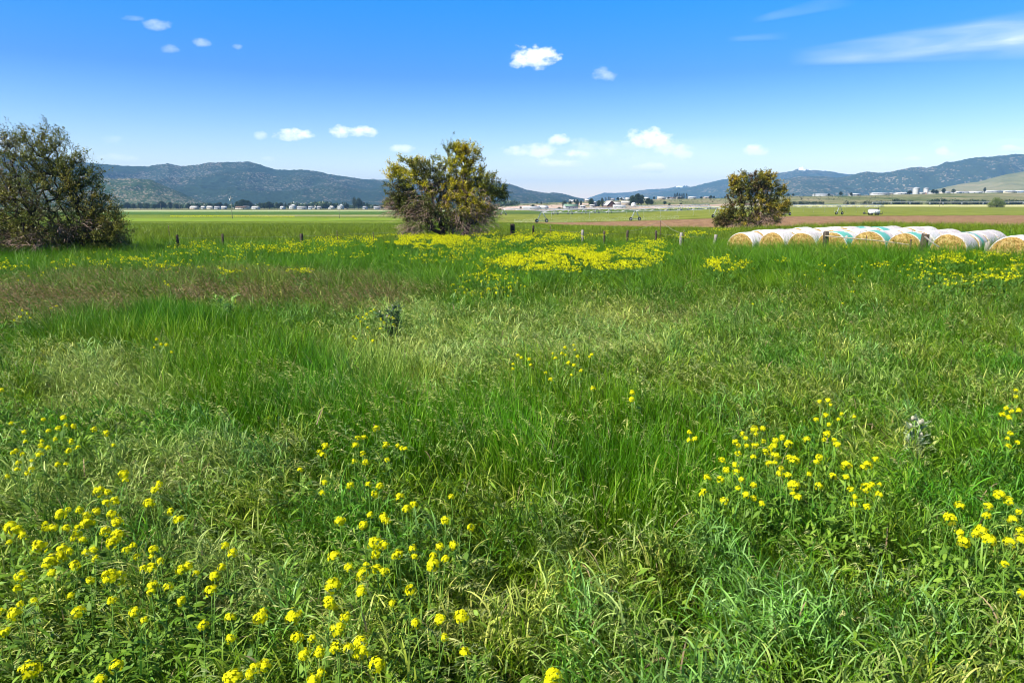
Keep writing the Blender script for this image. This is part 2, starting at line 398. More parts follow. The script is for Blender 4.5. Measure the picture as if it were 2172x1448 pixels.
def field(name, us, yf, yb, mat, lift, label, nrow=24, ncol=160):
    u = np.linspace(us[0], us[-1], ncol); f = np.interp(u, us, yf); b = np.interp(u, us, yb)
    t = np.linspace(0, 1, nrow)[:, None]; Y = f[None] * (1 - t) + b[None] * t
    Y = Y + (vnoise(u[None] * 60 + 0 * Y, Y * 0, 3) - .5) * (b - f)[None] * .05
    X = u[None] * Y; Z = zt(X, Y) + lift
    V = np.stack([X, Y, Z], -1).reshape(-1, 3)
    a, c = np.meshgrid(np.arange(nrow - 1), np.arange(ncol - 1), indexing='ij')
    Fq = np.stack([a * ncol + c, a * ncol + c + 1, (a + 1) * ncol + c + 1, (a + 1) * ncol + c], -1).reshape(-1, 4)
    return mesh(name, V, Fq, mat, smooth=True, kind='structure', label=label)
def mat_field(name, stops, vs, bump=0):
    m, n, l = material(name)
    out = n.new('ShaderNodeOutputMaterial'); b = n.new('ShaderNodeBsdfPrincipled'); l.new(b.outputs[0], out.inputs[0])
    b.inputs['Roughness'].default_value = .95; b.inputs['Specular IOR Level'].default_value = .05
    g = n.new('ShaderNodeNewGeometry'); mp = n.new('ShaderNodeMapping'); mp.inputs['Scale'].default_value = vs; l.new(g.outputs['Position'], mp.inputs[0])
    x = n.new('ShaderNodeTexNoise'); x.inputs['Scale'].default_value = 1; x.inputs['Detail'].default_value = 8; x.inputs['Roughness'].default_value = .7
    l.new(mp.outputs[0], x.inputs['Vector'])
    r = n.new('ShaderNodeValToRGB'); e = r.color_ramp.elements
    e[0].position, e[0].color = stops[0][0], (*stops[0][1], 1); e[1].position, e[1].color = stops[-1][0], (*stops[-1][1], 1)
    for p, c in stops[1:-1]: q = e.new(p); q.color = (*c, 1)
    l.new(x.outputs[0], r.inputs[0]); l.new(r.outputs[0], b.inputs['Base Color'])
    if bump:
        bp = n.new('ShaderNodeBump'); bp.inputs['Strength'].default_value = bump; bp.inputs['Distance'].default_value = .3
        l.new(x.outputs[0], bp.inputs['Height']); l.new(bp.outputs[0], b.inputs['Normal'])
    return m
field('plowed_field', [.005, .04, .08, .15, .3, .45, .7, 1.1], [208, 190, 150, 112, 90, 80, 70, 66], [210, 220, 221, 222, 226, 250, 265, 275],
      mat_field('plowed_soil', [(.33, (.12, .062, .035)), (.48, (.225, .13, .07)), (.57, (.29, .18, .095)), (.68, (.36, .25, .13))], (.9, .28, 1), .5), .06,
      'bare reddish brown plowed field behind the hay bales')
field('crop_field', [-.02, .1, .3, .45, .7, 1.1], [225, 228, 232, 254, 268, 278], [620, 620, 620, 600, 600, 600],
      mat_field('young_crop', [(.33, (.11, .13, .015)), (.5, (.165, .19, .022)), (.7, (.23, .235, .045))], (.16, .05, 1)), .08,
      'olive green crop field behind the irrigation machine')
field('pale_field', [.16, .3, .45, .7, 1.2], [800, 660, 610, 600, 600], [830, 838, 840, 845, 845],
      mat_field('ripe_hay', [(.35, (.42, .4, .16)), (.65, (.55, .52, .25))], (.03, .02, 1)), .2, 'pale cream hay field in front of the dark hedge')
field('pale_strip', [-1.0, -.6, -.3, -.02], [700, 705, 725, 740], [850, 848, 845, 830],
      mat_field('mown_strip', [(.35, (.33, .4, .16)), (.65, (.46, .52, .26))], (.03, .02, 1)), .2, 'pale mown strip in front of the village')
field('dark_crop', [-1.0, -.3, -.02], [470, 490, 500], [698, 722, 738],
      mat_field('dark_crop_leaf', [(.35, (.045, .10, .012)), (.65, (.085, .16, .02))], (.06, .03, 1)), .1, 'dark green crop strip before the pale strip')
field('dark_crop', [-.02, .1, .2, .3], [520, 500, 520, 580], [735, 720, 700, 640],
      mat_field('dark_crop_leaf_b', [(.35, (.05, .09, .012)), (.65, (.09, .14, .02))], (.06, .03, 1)), .16, 'dark green crop strip behind the far irrigation machine')
field('tan_grass_strip', [-.42, -.25, -.02], [440, 405, 400], [455, 470, 485],
      mat_field('dry_grass', [(.35, (.2, .21, .07)), (.65, (.31, .29, .14))], (.06, .03, 1)), .12, 'thin tan strip of drying grass right of the utility pole')
field('bright_pasture', [-.62, -.5, -.3, -.1, -.02], [255, 255, 262, 285, 300], [345, 345, 345, 330, 320],
      mat_field('bright_pasture_grass', [(.35, (.125, .20, .012)), (.65, (.20, .28, .025))], (.1, .04, 1)), .1, 'bright yellow-green pasture strip nearer than the flowers')
field('dirt_lot', [-.01, .05, .15, .3, .4], [862, 858, 850, 860, 872], [960, 955, 950, 930, 880],
      mat_field('pink_dirt', [(.35, (.25, .19, .12)), (.52, (.42, .31, .24)), (.68, (.55, .42, .35))], (.03, .015, 1)), .3, 'bare pinkish dirt lot round the ranch buildings')
field('eroded_bank', [-.02, .02, .07, .11], [975, 970, 975, 1010], [1130, 1150, 1150, 1100],
      mat_field('eroded_clay', [(.40, (.14, .16, .06)), (.47, (.42, .3, .24)), (.62, (.62, .47, .4))], (.02, .012, 1)), .4, 'pinkish eroded clay bank right of the middle tree')

# ------------------------------------------------------------------ hills and mountains
def mat_forest(name, dark, green, bare, bare_lo, bare_hi, cell):
    m, n, l = material(name)
    out = n.new('ShaderNodeOutputMaterial'); b = n.new('ShaderNodeBsdfPrincipled'); l.new(b.outputs[0], out.inputs[0])
    b.inputs['Roughness'].default_value = 1; b.inputs['Specular IOR Level'].default_value = 0
    g = n.new('ShaderNodeNewGeometry')
    v = n.new('ShaderNodeTexVoronoi'); v.inputs['Scale'].default_value = 1 / cell; l.new(g.outputs['Position'], v.inputs['Vector'])
    p = n.new('ShaderNodeTexNoise'); p.inputs['Scale'].default_value = 1 / 330; p.inputs['Detail'].default_value = 7; p.inputs['Roughness'].default_value = .62; l.new(g.outputs['Position'], p.inputs['Vector'])
    q = n.new('ShaderNodeTexNoise'); q.inputs['Scale'].default_value = 1 / 28; q.inputs['Detail'].default_value = 3; l.new(g.outputs['Position'], q.inputs['Vector'])
    s = n.new('ShaderNodeSeparateColor'); l.new(v.outputs['Color'], s.inputs[0])
    mr = n.new('ShaderNodeMapRange'); mr.inputs[1].default_value = bare_lo; mr.inputs[2].default_value = bare_hi; l.new(p.outputs[0], mr.inputs[0])
    lt = n.new('ShaderNodeMath'); lt.operation = 'LESS_THAN'; l.new(s.outputs[0], lt.inputs[0]); l.new(mr.outputs[0], lt.inputs[1])
    m1 = n.new('ShaderNodeMix'); m1.data_type = 'RGBA'; l.new(q.outputs[0], m1.inputs[0]); m1.inputs[6].default_value = (*dark, 1); m1.inputs[7].default_value = (*green, 1)
    m2 = n.new('ShaderNodeMix'); m2.data_type = 'RGBA'; l.new(lt.outputs[0], m2.inputs[0]); l.new(m1.outputs[2], m2.inputs[6]); m2.inputs[7].default_value = (*bare, 1)
    l.new(m2.outputs[2], b.inputs['Base Color']); return m
def ridge(name, pts, Y0, Y1, mat, label, gully=.28, tree=6.0, cellx=11, rows=110, seed=1, back=.5, zb=-16, prow=.8, snow=None, kind='structure'):
    pts = np.array(pts, float); px = np.arange(pts[0, 0], pts[-1, 0] + .1, cellx * F / Y1)
    sl_ = np.array([raydir(1086, y)[2] / raydir(1086, y)[1] for y in np.interp(px, pts[:, 0], pts[:, 1])]); u = (px - 1086) / F * (CP - sl_ * SP)   # bearing
    crest = CAMH + np.array([raydir(1086, y)[2] / raydir(1086, y)[1] for y in np.interp(px, pts[:, 0], pts[:, 1])]) * Y1 - zb
    crest = np.maximum(crest, 0)
    ts = np.concatenate([np.linspace(0, 1, rows), np.linspace(1, 2, max(10, rows // 5))[1:]])
    Yg = np.where(ts < 1, Y0 + (Y1 - Y0) * ts, Y1 + (Y1 - Y0) * (ts - 1) * back)[:, None] + 0 * u[None]
    Xg = u[None] * Yg
    t = ts[:, None]
    ramp = np.where(t < 1, np.clip(t, 0, 1) ** prow, 1 - sstep(1, 2, t))
    spur = fbm(Xg / ((Y1 - Y0) * .42) + 5, Yg / ((Y1 - Y0) * .75), 5, seed); spur = 1 - np.abs(spur - .5) * 4.2
    h = crest[None] * ramp - crest[None] * gully * np.sin(np.clip(t, 0, 1) * math.pi) * (1 - np.clip(spur, 0, 1))
    edge = np.clip(crest / 18, 0, 1)[None]
    h = h + tree * (fbm(Xg / 14, Yg / 14, 2, seed + 9) - .45) * edge * np.clip(ramp * 4, 0, 1)
    V = np.stack([Xg, Yg, zb + h], -1).reshape(-1, 3); nc = len(u)
    a, c = np.meshgrid(np.arange(len(ts) - 1), np.arange(nc - 1), indexing='ij')
    Fq = np.stack([a * nc + c, a * nc + c + 1, (a + 1) * nc + c + 1, (a + 1) * nc + c], -1).reshape(-1, 4)
    mi = None
    if snow is not None:
        cz = V[Fq].mean(1); lim = snow
        ppx = 1086 + F * (cz[:, 0] / cz[:, 1]) / CP; zc = (cz[:, 2] - CAMH) / cz[:, 1]
        mi = np.zeros(len(Fq), int)
        for (a0, a1, py) in lim:
            th = raydir(1086, py)[2] / raydir(1086, py)[1]
            mi[(ppx > a0) & (ppx < a1) & (zc > th + .0016 * (fbm(cz[:, 0] / 60, cz[:, 1] / 60, 3, 77) - .5) * 2)] = 1
    return mesh(name, V, Fq, mat, smooth=True, mi=mi, kind=kind, label=label)
FA = mat_forest('conifer_slope', (.010, .020, .014), (.03, .052, .026), (.13, .12, .10), .44, 1.0, 8)
FB = mat_forest('conifer_slope_open', (.014, .028, .012), (.05, .085, .03), (.19, .165, .12), .36, .9, 5.5)
FE = mat_forest('conifer_slope_blue', (.018, .032, .02), (.05, .075, .036), (.20, .17, .12), .44, 1.0, 12)
FG = mat_field('sage_hillside', [(.35, (.12, .14, .065)), (.5, (.19, .19, .10)), (.65, (.27, .235, .14))], (.008, .004, .01))
SNOW = mat_plain('snow', (.85, .87, .9), .6)
PALE = mat_plain('rocky_peak', (.3, .26, .22), .9, .4, .01)
ridge('mountain', [(-700, 300), (-200, 305), (0, 317), (45, 332), (110, 338), (180, 345), (240, 350), (276, 353), (315, 353), (340, 349), (356, 347), (384, 353), (417, 350), (444, 345),
      (480, 344), (527, 343), (547, 348), (580, 359), (613, 361), (635, 359.5), (671, 363), (710, 372), (751, 377), (784, 382), (830, 386), (900, 389),
      (1000, 388), (1076, 390), (1090, 393), (1115, 402.6), (1157, 409.5), (1180, 409), (1198, 412), (1221, 419), (1244, 423), (1262, 431)],
      2900, 4500, FA, 'long forested mountain ridge left of the middle tree', gully=.34, tree=9, cellx=8.5, rows=150, seed=3)
ridge('mountain', [(-900, 330), (-300, 352), (100, 368), (239, 379), (285, 379), (321, 382), (348, 394), (373, 404), (398, 416), (423, 426), (445, 434)],
      1900, 2600, FB, 'low wooded foothill beside the left tree', gully=.3, tree=6, cellx=6, rows=100, seed=8)
ridge('mountain', [(700, 384), (770, 384), (790, 379), (805, 382), (830, 380), (900, 384)], 5200, 6200, FE, 'small blue hilltop behind the long ridge', seed=5, rows=30, cellx=14)
ridge('mountain', [(1238, 424), (1260, 416), (1281, 409), (1309, 409.5), (1343, 407), (1362, 403), (1387, 401.5), (1419, 399.6), (1432, 396), (1440, 394), (1448, 395.5), (1454, 393), (1465, 397), (1520, 404), (1650, 410)],
      8000, 9600, [FE, SNOW], 'palest far mountain with thin snow patches', gully=.4, tree=10, cellx=16, rows=60, seed=12, snow=[(1433, 1447, 398), (1450, 1458, 395)])
ridge('mountain', [(1325, 418), (1343, 413), (1400, 407), (1460, 398), (1497, 389), (1527, 381.7), (1580, 374), (1636, 368), (1664, 365.7), (1682, 362.7), (1694, 357), (1702, 353.5), (1712, 358.5),
      (1722, 361), (1738, 362), (1765, 364), (1782, 367.5), (1800, 370), (1900, 372), (2000, 380)],
      6000, 7800, [FE, SNOW], 'broad blue mountain with a small snowy peak', gully=.3, tree=10, cellx=14, rows=80, seed=14, snow=[(1688, 1716, 361)])
ridge('mountain', [(1600, 424), (1636, 392), (1665, 379), (1700, 374), (1750, 374), (1775, 377), (1800, 374), (1825, 366.5), (1838, 364.6), (1865, 367), (1888, 365), (1910, 360), (1933, 355.5), (1953, 354.7), (1966, 355.6), (1988, 351.6), (2009, 343),
      (2020, 344), (2056, 336.6), (2087, 332.6), (2103, 333.5), (2114, 331), (2152, 327), (2200, 328), (2350, 318), (2600, 322), (2900, 330)],
      3900, 5400, FE, 'dark blue forested ridge at the right behind the town', gully=.34, tree=9, cellx=10, rows=120, seed=21)
ridge('hill', [(1905, 416), (1930, 412), (1955, 408), (1980, 403), (2010, 396), (2040, 390), (2075, 386), (2100, 379), (2130, 371), (2172, 364), (2300, 348), (2600, 350), (2900, 360)],
      1900, 2900, FG, 'smooth tan-green grassy foothill at the right edge', gully=.22, tree=2.5, cellx=8, rows=70, seed=30)

# low wood behind the village
def strip(name, u0, u1, Y0, Y1, h, n, base, label, seed):
    r = np.random.RandomState(seed); m = 26; u = r.uniform(u0, u1, n); Y = r.uniform(Y0, Y1, n); hh = h * (.45 + .9 * fbm(u * 70, Y * 0, 3, seed)) * r.uniform(.7, 1.2, n)
    d = r.normal(size=(n, m, 3)); d /= np.linalg.norm(d, axis=2, keepdims=True); d *= r.uniform(.4, 1, (n, m, 1)) ** .4
    P = np.stack([(u * Y)[:, None] + d[..., 0] * hh[:, None] * .75, Y[:, None] + d[..., 1] * hh[:, None] * .6, zt(u * Y, Y)[:, None] + hh[:, None] * (.5 + .5 * d[..., 2])], -1).reshape(-1, 3)
    k = len(P); c = np.repeat(np.array([base]) * r.uniform(.6, 1.7, (n, 1)) * np.stack([r.uniform(.8, 1.3, n), np.ones(n), r.uniform(.8, 1.1, n)], 1), m, 0) * r.uniform(.8, 1.2, (k, 1)); s = np.repeat(hh, m) * .38
    V, Fa, C, _ = blades(P, s, s * .8, r.uniform(0, 6.28, k), r.uniform(.3, 2.4, k), r.uniform(-.3, .6, k), 2, c, c, r.uniform(-.8, .8, k), 'leaf')
    return setp(mesh(name, V, Fa, M_LEAF, col=C), label, None, None, 'stuff')
strip('woodland', -.62, .01, 1230, 1420, 8.5, 900, (.045, .075, .025), 'low far-off wood behind the village houses', 3)
strip('scrub', -.02, .55, 1000, 1240, 1.5, 500, (.055, .075, .028), 'small scattered scrub on the dry slope', 4)

# ------------------------------------------------------------------ haze
hm, hn, hl = material('thin_blue_air')
ho = hn.new('ShaderNodeOutputMaterial'); hv = hn.new('ShaderNodeVolumePrincipled')
hv.inputs['Color'].default_value = (.28, .58, 1.0, 1); hv.inputs['Density'].default_value = HAZE_D; hv.inputs['Anisotropy'].default_value = 0.0
hl.new(hv.outputs[0], ho.inputs['Volume'])
hb = MB().box(-14600, 14600, -14600, 14600, -32, 455)
hb.build('haze', hm, kind='stuff', label='thin blue haze over the valley', category='haze') if False else setp(hb.build('haze', hm), 'thin blue haze over the valley', None, None, 'stuff')
# ------------------------------------------------------------------ the three big gnarled trees
def grow(r, ell, base, n, stems=5, stem_h=1.0, spread=.5):
    """points inside the crown's lobes joined to a branching skeleton; returns nodes, parents, crown points"""
    w = np.array([e[6] for e in ell]); w = w / w.sum()
    pick = r.choice(len(ell), n, p=w); E = np.array([e[:6] for e in ell])[pick]
    d = r.normal(size=(n, 3)); d /= np.linalg.norm(d, axis=1, keepdims=True)
    rad = r.uniform(0, 1, n) ** .42
    P = E[:, :3] + d * rad[:, None] * E[:, 3:6]
    P = P[P[:, 2] > base[2] + .35]
    nodes = [np.array(base, float)]; par = [-1]; path = [0.0]
    for s in range(stems):
        a = 2 * math.pi * s / stems + r.uniform(-.4, .4)
        b0 = np.array(base) + np.array([math.cos(a), math.sin(a), 0]) * spread * .35
        nodes.append(b0); par.append(0); path.append(0.0); prev = len(nodes) - 1
        for k in range(1, 4):
            q = b0 + np.array([math.cos(a), math.sin(a), 0]) * spread * (k / 3) ** 1.3 + np.array([r.normal(0, .06), r.normal(0, .06), stem_h * k / 3])
            nodes.append(q); par.append(prev); path.append(path[prev] + .3); prev = len(nodes) - 1
    order = np.argsort(np.linalg.norm(P - (np.array(base) + [0, 0, stem_h]), axis=1))
    cap = len(P) * 6 + 100
    NA = np.zeros((cap, 3)); PA = np.zeros(cap); m = len(nodes); NA[:m] = nodes; PA[:m] = path; ok = np.zeros(cap, bool); ok[1:m] = True
    tips = []
    for i in order:
        p = P[i]; D = np.linalg.norm(NA[:m] - p, axis=1); cost = D + .22 * PA[:m] + np.where(ok[:m], 0, 99); j = int(np.argmin(cost))
        L_ = D[j]; k = max(1, int(L_ / .38)); a = NA[j].copy(); prev = j
        for q in range(1, k + 1):
            t = q / k; c = a * (1 - t) + p * t
            if q < k: c = c + r.normal(0, .05, 3) + np.array([0, 0, .12 * math.sin(t * math.pi) * min(L_, 2)])
            if m >= cap: break
            NA[m] = c; PA[m] = PA[prev] + L_ / k; ok[m] = True; par.append(prev); prev = m; m += 1
        tips.append(prev)
    return NA[:m], np.array(par), np.array(tips)
def tree_radii(par, tip=.007, pw=.47):
    cnt = np.ones(len(par))
    for i in range(len(par) - 1, 0, -1): cnt[par[i]] += cnt[i]
    return tip * cnt ** pw
def big_tree(seed, px, Y, ell_px, n, leaf_n, leaf_size, pal, label, dead=(), wild=240, shoots=3, stems=6, trunk_r=1.0, leafprob=1.0, depth=.8, spread=.5, base_px=None):
    r = np.random.RandomState(seed)
    bx, by, bz = at(base_px or px, Y); s = mpp(Y) * 1.0
    def world(ex, ey): return (ex - 1086) / F * Y * 1.0, zpix(ey, Y)
    ell = []
    for cx, cy, rx, ry, w in ell_px:
        x, z = world(cx, cy); ell.append((x - bx, r.uniform(-.3, .3), z - bz, rx * s, rx * s * depth, ry * s, w))
    root = empty('tree', (bx, by, bz - .1), label=label, cat='tree', group='gnarled trees standing along the meadow fence')
    NA, par, tips = grow(r, ell, (0, 0, 0.0), n, stems, .9, spread)
    rad = tree_radii(par) * trunk_r
    i = np.arange(1, len(par)); thick = rad[i] > .028
    for nm, sel, kk in (('trunk', thick, 7), ('twigs', ~thick, 4)):
        ii = i[sel]
        if not len(ii): continue
        V, Fa = segtubes(NA[par[ii]], NA[ii], np.minimum(rad[par[ii]], rad[ii] * 1.5 + .004), rad[ii], kk)
        mesh(nm, V, Fa, M_BARK, root, smooth=True)
    # leaves round every crown point, in short sprays
    T = NA[tips]; cen = np.array([e[:3] for e in ell]).mean(0)
    out = T - cen; out /= np.linalg.norm(out, axis=1, keepdims=True) + 1e-6
    hue = np.clip((fbm(T[:, 0] / 1.7 + T[:, 2] * .35 + 40, T[:, 1] / 1.7 + T[:, 2] / 1.8 + 40, 3, seed) - .5) * 1.5 + .5, 0, 1)
    keep = (fbm(T[:, 0] / .9 + 9, T[:, 2] / .9 + T[:, 1] * .8 + 9, 3, seed + 5) < leafprob) | (T[:, 2] > np.percentile(T[:, 2], 72))
    LB, LH, LP = [], [], []
    Tk, Hk, Ok = T[keep], hue[keep], out[keep]
    SP0, SP1 = [], []
    for a in range(shoots):
        dirs = Ok * .55 + r.normal(0, .55, Tk.shape) + np.array([0, 0, .45]); dirs /= np.linalg.norm(dirs, axis=1, keepdims=True)
        ln = r.uniform(.22, .62, len(Tk)) * (1 + (r.uniform(0, 1, len(Tk)) < .06) * .9)
        e = Tk + dirs * ln[:, None]; SP0.append(Tk); SP1.append(e)
        m = leaf_n // shoots
        t = r.uniform(.1, 1.04, (len(Tk), m, 1))
        p = Tk[:, None] + (e - Tk)[:, None] * t + r.normal(0, .055, (len(Tk), m, 3))
        LB.append(p.reshape(-1, 3)); LH.append(np.repeat(Hk, m) + r.normal(0, .06, len(Tk) * m))
    SP0, SP1 = np.concatenate(SP0), np.concatenate(SP1)
    V, Fa = segtubes(SP0, SP1, np.full(len(SP0), .006), np.full(len(SP0), .003), 3)
    mesh('fine_twigs', V, Fa, M_BARK, root)
    B = np.concatenate(LB); H = np.clip(np.concatenate(LH), 0, 1); k = len(B)
    c = np.stack([np.interp(H, pal[0], [q[j] for q in pal[1]]) for j in range(3)], 1) * r.uniform(.7, 1.3, (k, 1))
    V, Fa, C, _ = blades(B, r.uniform(.7, 1.25, k) * leaf_size, r.uniform(.5, .75, k) * leaf_size, r.uniform(0, 6.283, k), r.uniform(.3, 2.3, k), r.uniform(-.4, .8, k), 2, c, c, r.uniform(-.8, .8, k), 'leaf')
    mesh('crown', V, Fa, M_LEAF, root, col=C)
    # bare dead twigs, grey-pink, spraying out and down
    P0, AZ, TH, LN, CL = [], [], [], [], []
    for cx, cy, rx, ry, m, down in dead:
        x, z = world(cx, cy); x -= bx; z -= bz
        q = r.normal(size=(m, 3)); q /= np.linalg.norm(q, axis=1, keepdims=True); q *= r.uniform(0, 1, (m, 1)) ** .5
        p = np.array([x, -.35 * rx * s, z]) + q * np.array([rx * s, rx * s * .7, ry * s]); p[:, 2] = np.maximum(p[:, 2], .5)
        o = p - np.array([0, 0, 2.0]); P0.append(p); AZ.append(np.arctan2(o[:, 1] + r.normal(0, .8, m), o[:, 0] + r.normal(0, .8, m)))
        TH.append(r.uniform(.3, 1.4, m) + down); LN.append(r.uniform(.4, 1.1, m))
        CL.append(np.array([[.28, .195, .15]]) * r.uniform(.55, 1.5, (m, 1)))
    if P0:
        P0, AZ, TH, LN, CL = map(np.concatenate, (P0, AZ, TH, LN, CL)); m = len(P0)
        parts = [blades(P0, LN, np.full(m, .026), AZ, TH, r.uniform(.2, 1.3, m), 4, CL, CL * 1.15, r.uniform(-1, 1, m), 'tw')[:3]]
        cen_ = blades(P0, LN, np.full(m, .026), AZ, TH, np.full(m, .6), 4, CL, CL, 0, 'tw')[3]
        for k in (1, 2, 3):
            parts.append(blades(cen_[:, k], LN * r.uniform(.25, .5, m), np.full(m, .019), AZ + r.uniform(-1.3, 1.3, m), TH + r.uniform(-.3, .9, m), r.uniform(0, .8, m), 2, CL, CL * 1.1, r.uniform(-1, 1, m), 'tw')[:3])
        V, Fa, C = joinv(parts); mesh('dead_twigs', V, Fa, M_TWIG, root, col=C)
    return root
pal_dark = ([0, .38, .5, .6, .72, 1], [(.12, .07, .035), (.07, .08, .022), (.08, .11, .022), (.13, .16, .026), (.19, .2, .03), (.24, .19, .035)])
pal_gold = ([0, .36, .46, .55, .66, 1], [(.10, .085, .025), (.09, .115, .018), (.17, .20, .014), (.33, .33, .012), (.54, .47, .010), (.50, .36, .015)])
pal_rust = ([0, .38, .48, .58, .68, 1], [(.16, .08, .035), (.12, .115, .03), (.15, .175, .025), (.24, .24, .028), (.40, .31, .025), (.46, .32, .02)])
big_tree(11, 112, 36.5, [(115, 425, 120, 95, 5), (95, 340, 72, 62, 1.7), (135, 300, 50, 34, .45), (60, 300, 32, 28, .3), (185, 375, 55, 50, 1.1), (215, 450, 55, 45, 1.1), (238, 488, 54, 34, 1.5), (25, 440, 75, 75, 2), (60, 500, 110, 34, 2.2), (150, 505, 90, 30, 1.8), (225, 510, 50, 20, .8), (200, 345, 28, 22, .18), (-60, 420, 80, 90, 2), (-30, 350, 50, 50, 1)],
         1900, 54, .078, pal_dark, 'large dark leafy tree cut by the left edge of the photo', base_px=150, leafprob=.9, stems=8, spread=.8,
         dead=[(20, 500, 70, 35, 520, .5), (60, 380, 90, 60, 160, 0), (190, 480, 60, 30, 160, .3), (120, 505, 60, 25, 260, .6), (250, 505, 18, 8, 24, .3)], trunk_r=1.25)
big_tree(23, 950, 52, [(900, 385, 48, 52, 1.3), (880, 360, 38, 30, .5), (955, 378, 55, 55, 2.0), (990, 335, 36, 30, .75), (975, 318, 30, 14, .22), (1010, 390, 42, 42, 1.2), (1045, 405, 26, 26, .5), (855, 405, 30, 42, .8), (843, 365, 16, 22, .18), (950, 425, 90, 42, 2.4), (835, 420, 14, 14, .15), (1062, 408, 12, 10, .12), (940, 465, 70, 24, 1.4), (880, 440, 36, 26, 1.0), (1015, 450, 34, 26, .9), (855, 425, 24, 20, .5)],
         1400, 66, .10, pal_gold, 'wide yellow-leaved tree with dead grey twigs in the middle', base_px=962, leafprob=.86, stems=7, spread=.7, wild=300,
         dead=[(900, 455, 48, 30, 420, .5), (990, 462, 45, 30, 400, .7), (1030, 450, 30, 28, 200, .5), (955, 420, 80, 40, 300, .3), (850, 440, 22, 20, 150, .3), (885, 480, 30, 14, 200, .8), (1000, 485, 40, 12, 220, .9)], trunk_r=1.3)
big_tree(37, 1590, 76, [(1585, 425, 52, 45, 3), (1580, 388, 34, 24, 1), (1610, 385, 24, 22, .7), (1550, 400, 18, 25, .6), (1545, 455, 28, 22, 1), (1530, 468, 20, 10, .3), (1630, 440, 22, 32, 1), (1655, 432, 12, 8, .2), (1585, 465, 52, 18, 1.2), (1546, 385, 8, 14, .15), (1643, 405, 11, 14, .15), (1654, 440, 10, 10, .1), (1520, 465, 14, 12, .2), (1600, 372, 10, 10, .15), (1565, 375, 8, 9, .1)],
         800, 60, .135, pal_rust, 'rounded rusty-green tree standing behind the hay bales', base_px=1588, leafprob=.72, stems=6, spread=.7,
         dead=[(1600, 410, 20, 30, 120, 0), (1600, 460, 40, 18, 320, .6), (1625, 455, 22, 22, 160, .5), (1575, 475, 40, 8, 120, .8)], trunk_r=1.6)

# ------------------------------------------------------------------ hay bales
def mat_straw():
    m, n, l = material('straw_face')
    out = n.new('ShaderNodeOutputMaterial'); b = n.new('ShaderNodeBsdfPrincipled'); l.new(b.outputs[0], out.inputs[0])
    b.inputs['Roughness'].default_value = .85; b.inputs['Specular IOR Level'].default_value = .15
    t = n.new('ShaderNodeTexCoord'); w = n.new('ShaderNodeTexWave'); w.wave_type = 'RINGS'; w.rings_direction = 'X'
    w.inputs['Scale'].default_value = 3.4; w.inputs['Distortion'].default_value = 24; w.inputs['Detail'].default_value = 5; w.inputs['Detail Scale'].default_value = 2.2
    l.new(t.outputs['Object'], w.inputs[0])
    x = n.new('ShaderNodeTexNoise'); x.inputs['Scale'].default_value = 5; x.inputs['Detail'].default_value = 9; x.inputs['Roughness'].default_value = .75; l.new(t.outputs['Object'], x.inputs['Vector'])
    a = n.new('ShaderNodeMath'); a.operation = 'ADD'; q = n.new('ShaderNodeMath'); q.operation = 'MULTIPLY'; q.inputs[1].default_value = .2
    l.new(w.outputs[1], q.inputs[0]); l.new(q.outputs[0], a.inputs[0]); l.new(x.outputs[0], a.inputs[1])
    r = n.new('ShaderNodeValToRGB'); e = r.color_ramp.elements
    e[0].position, e[0].color = .38, (.07, .035, .01, 1); e[1].position, e[1].color = .76, (.62, .46, .2, 1)
    k = e.new(.5); k.color = (.27, .15, .04, 1); k = e.new(.62); k.color = (.45, .29, .08, 1)
    l.new(a.outputs[0], r.inputs[0]); l.new(r.outputs[0], b.inputs['Base Color'])
    bp = n.new('ShaderNodeBump'); bp.inputs['Strength'].default_value = .9; bp.inputs['Distance'].default_value = .05
    l.new(a.outputs[0], bp.inputs['Height']); l.new(bp.outputs[0], b.inputs['Normal']); return m
M_STRAW = mat_straw()
M_NET = mat_plain('white_net_wrap', (.70, .66, .65), .5, 0, 7, bump=.35, col2=(.44, .36, .33), stretch=(4, .6, .6))
M_NET2 = mat_plain('clean_white_net_wrap', (.74, .72, .71), .5, 0, 6, bump=.3, col2=(.56, .50, .47), stretch=(4, .6, .6))
M_TEAL = mat_plain('teal_net_wrap', (.07, .42, .34), .5, 0, 9, bump=.3, col2=(.2, .42, .36), stretch=(5, .6, .6))
BA = R(50)                                                      # bearing of the rows
BD, BL = 1.56, 1.5
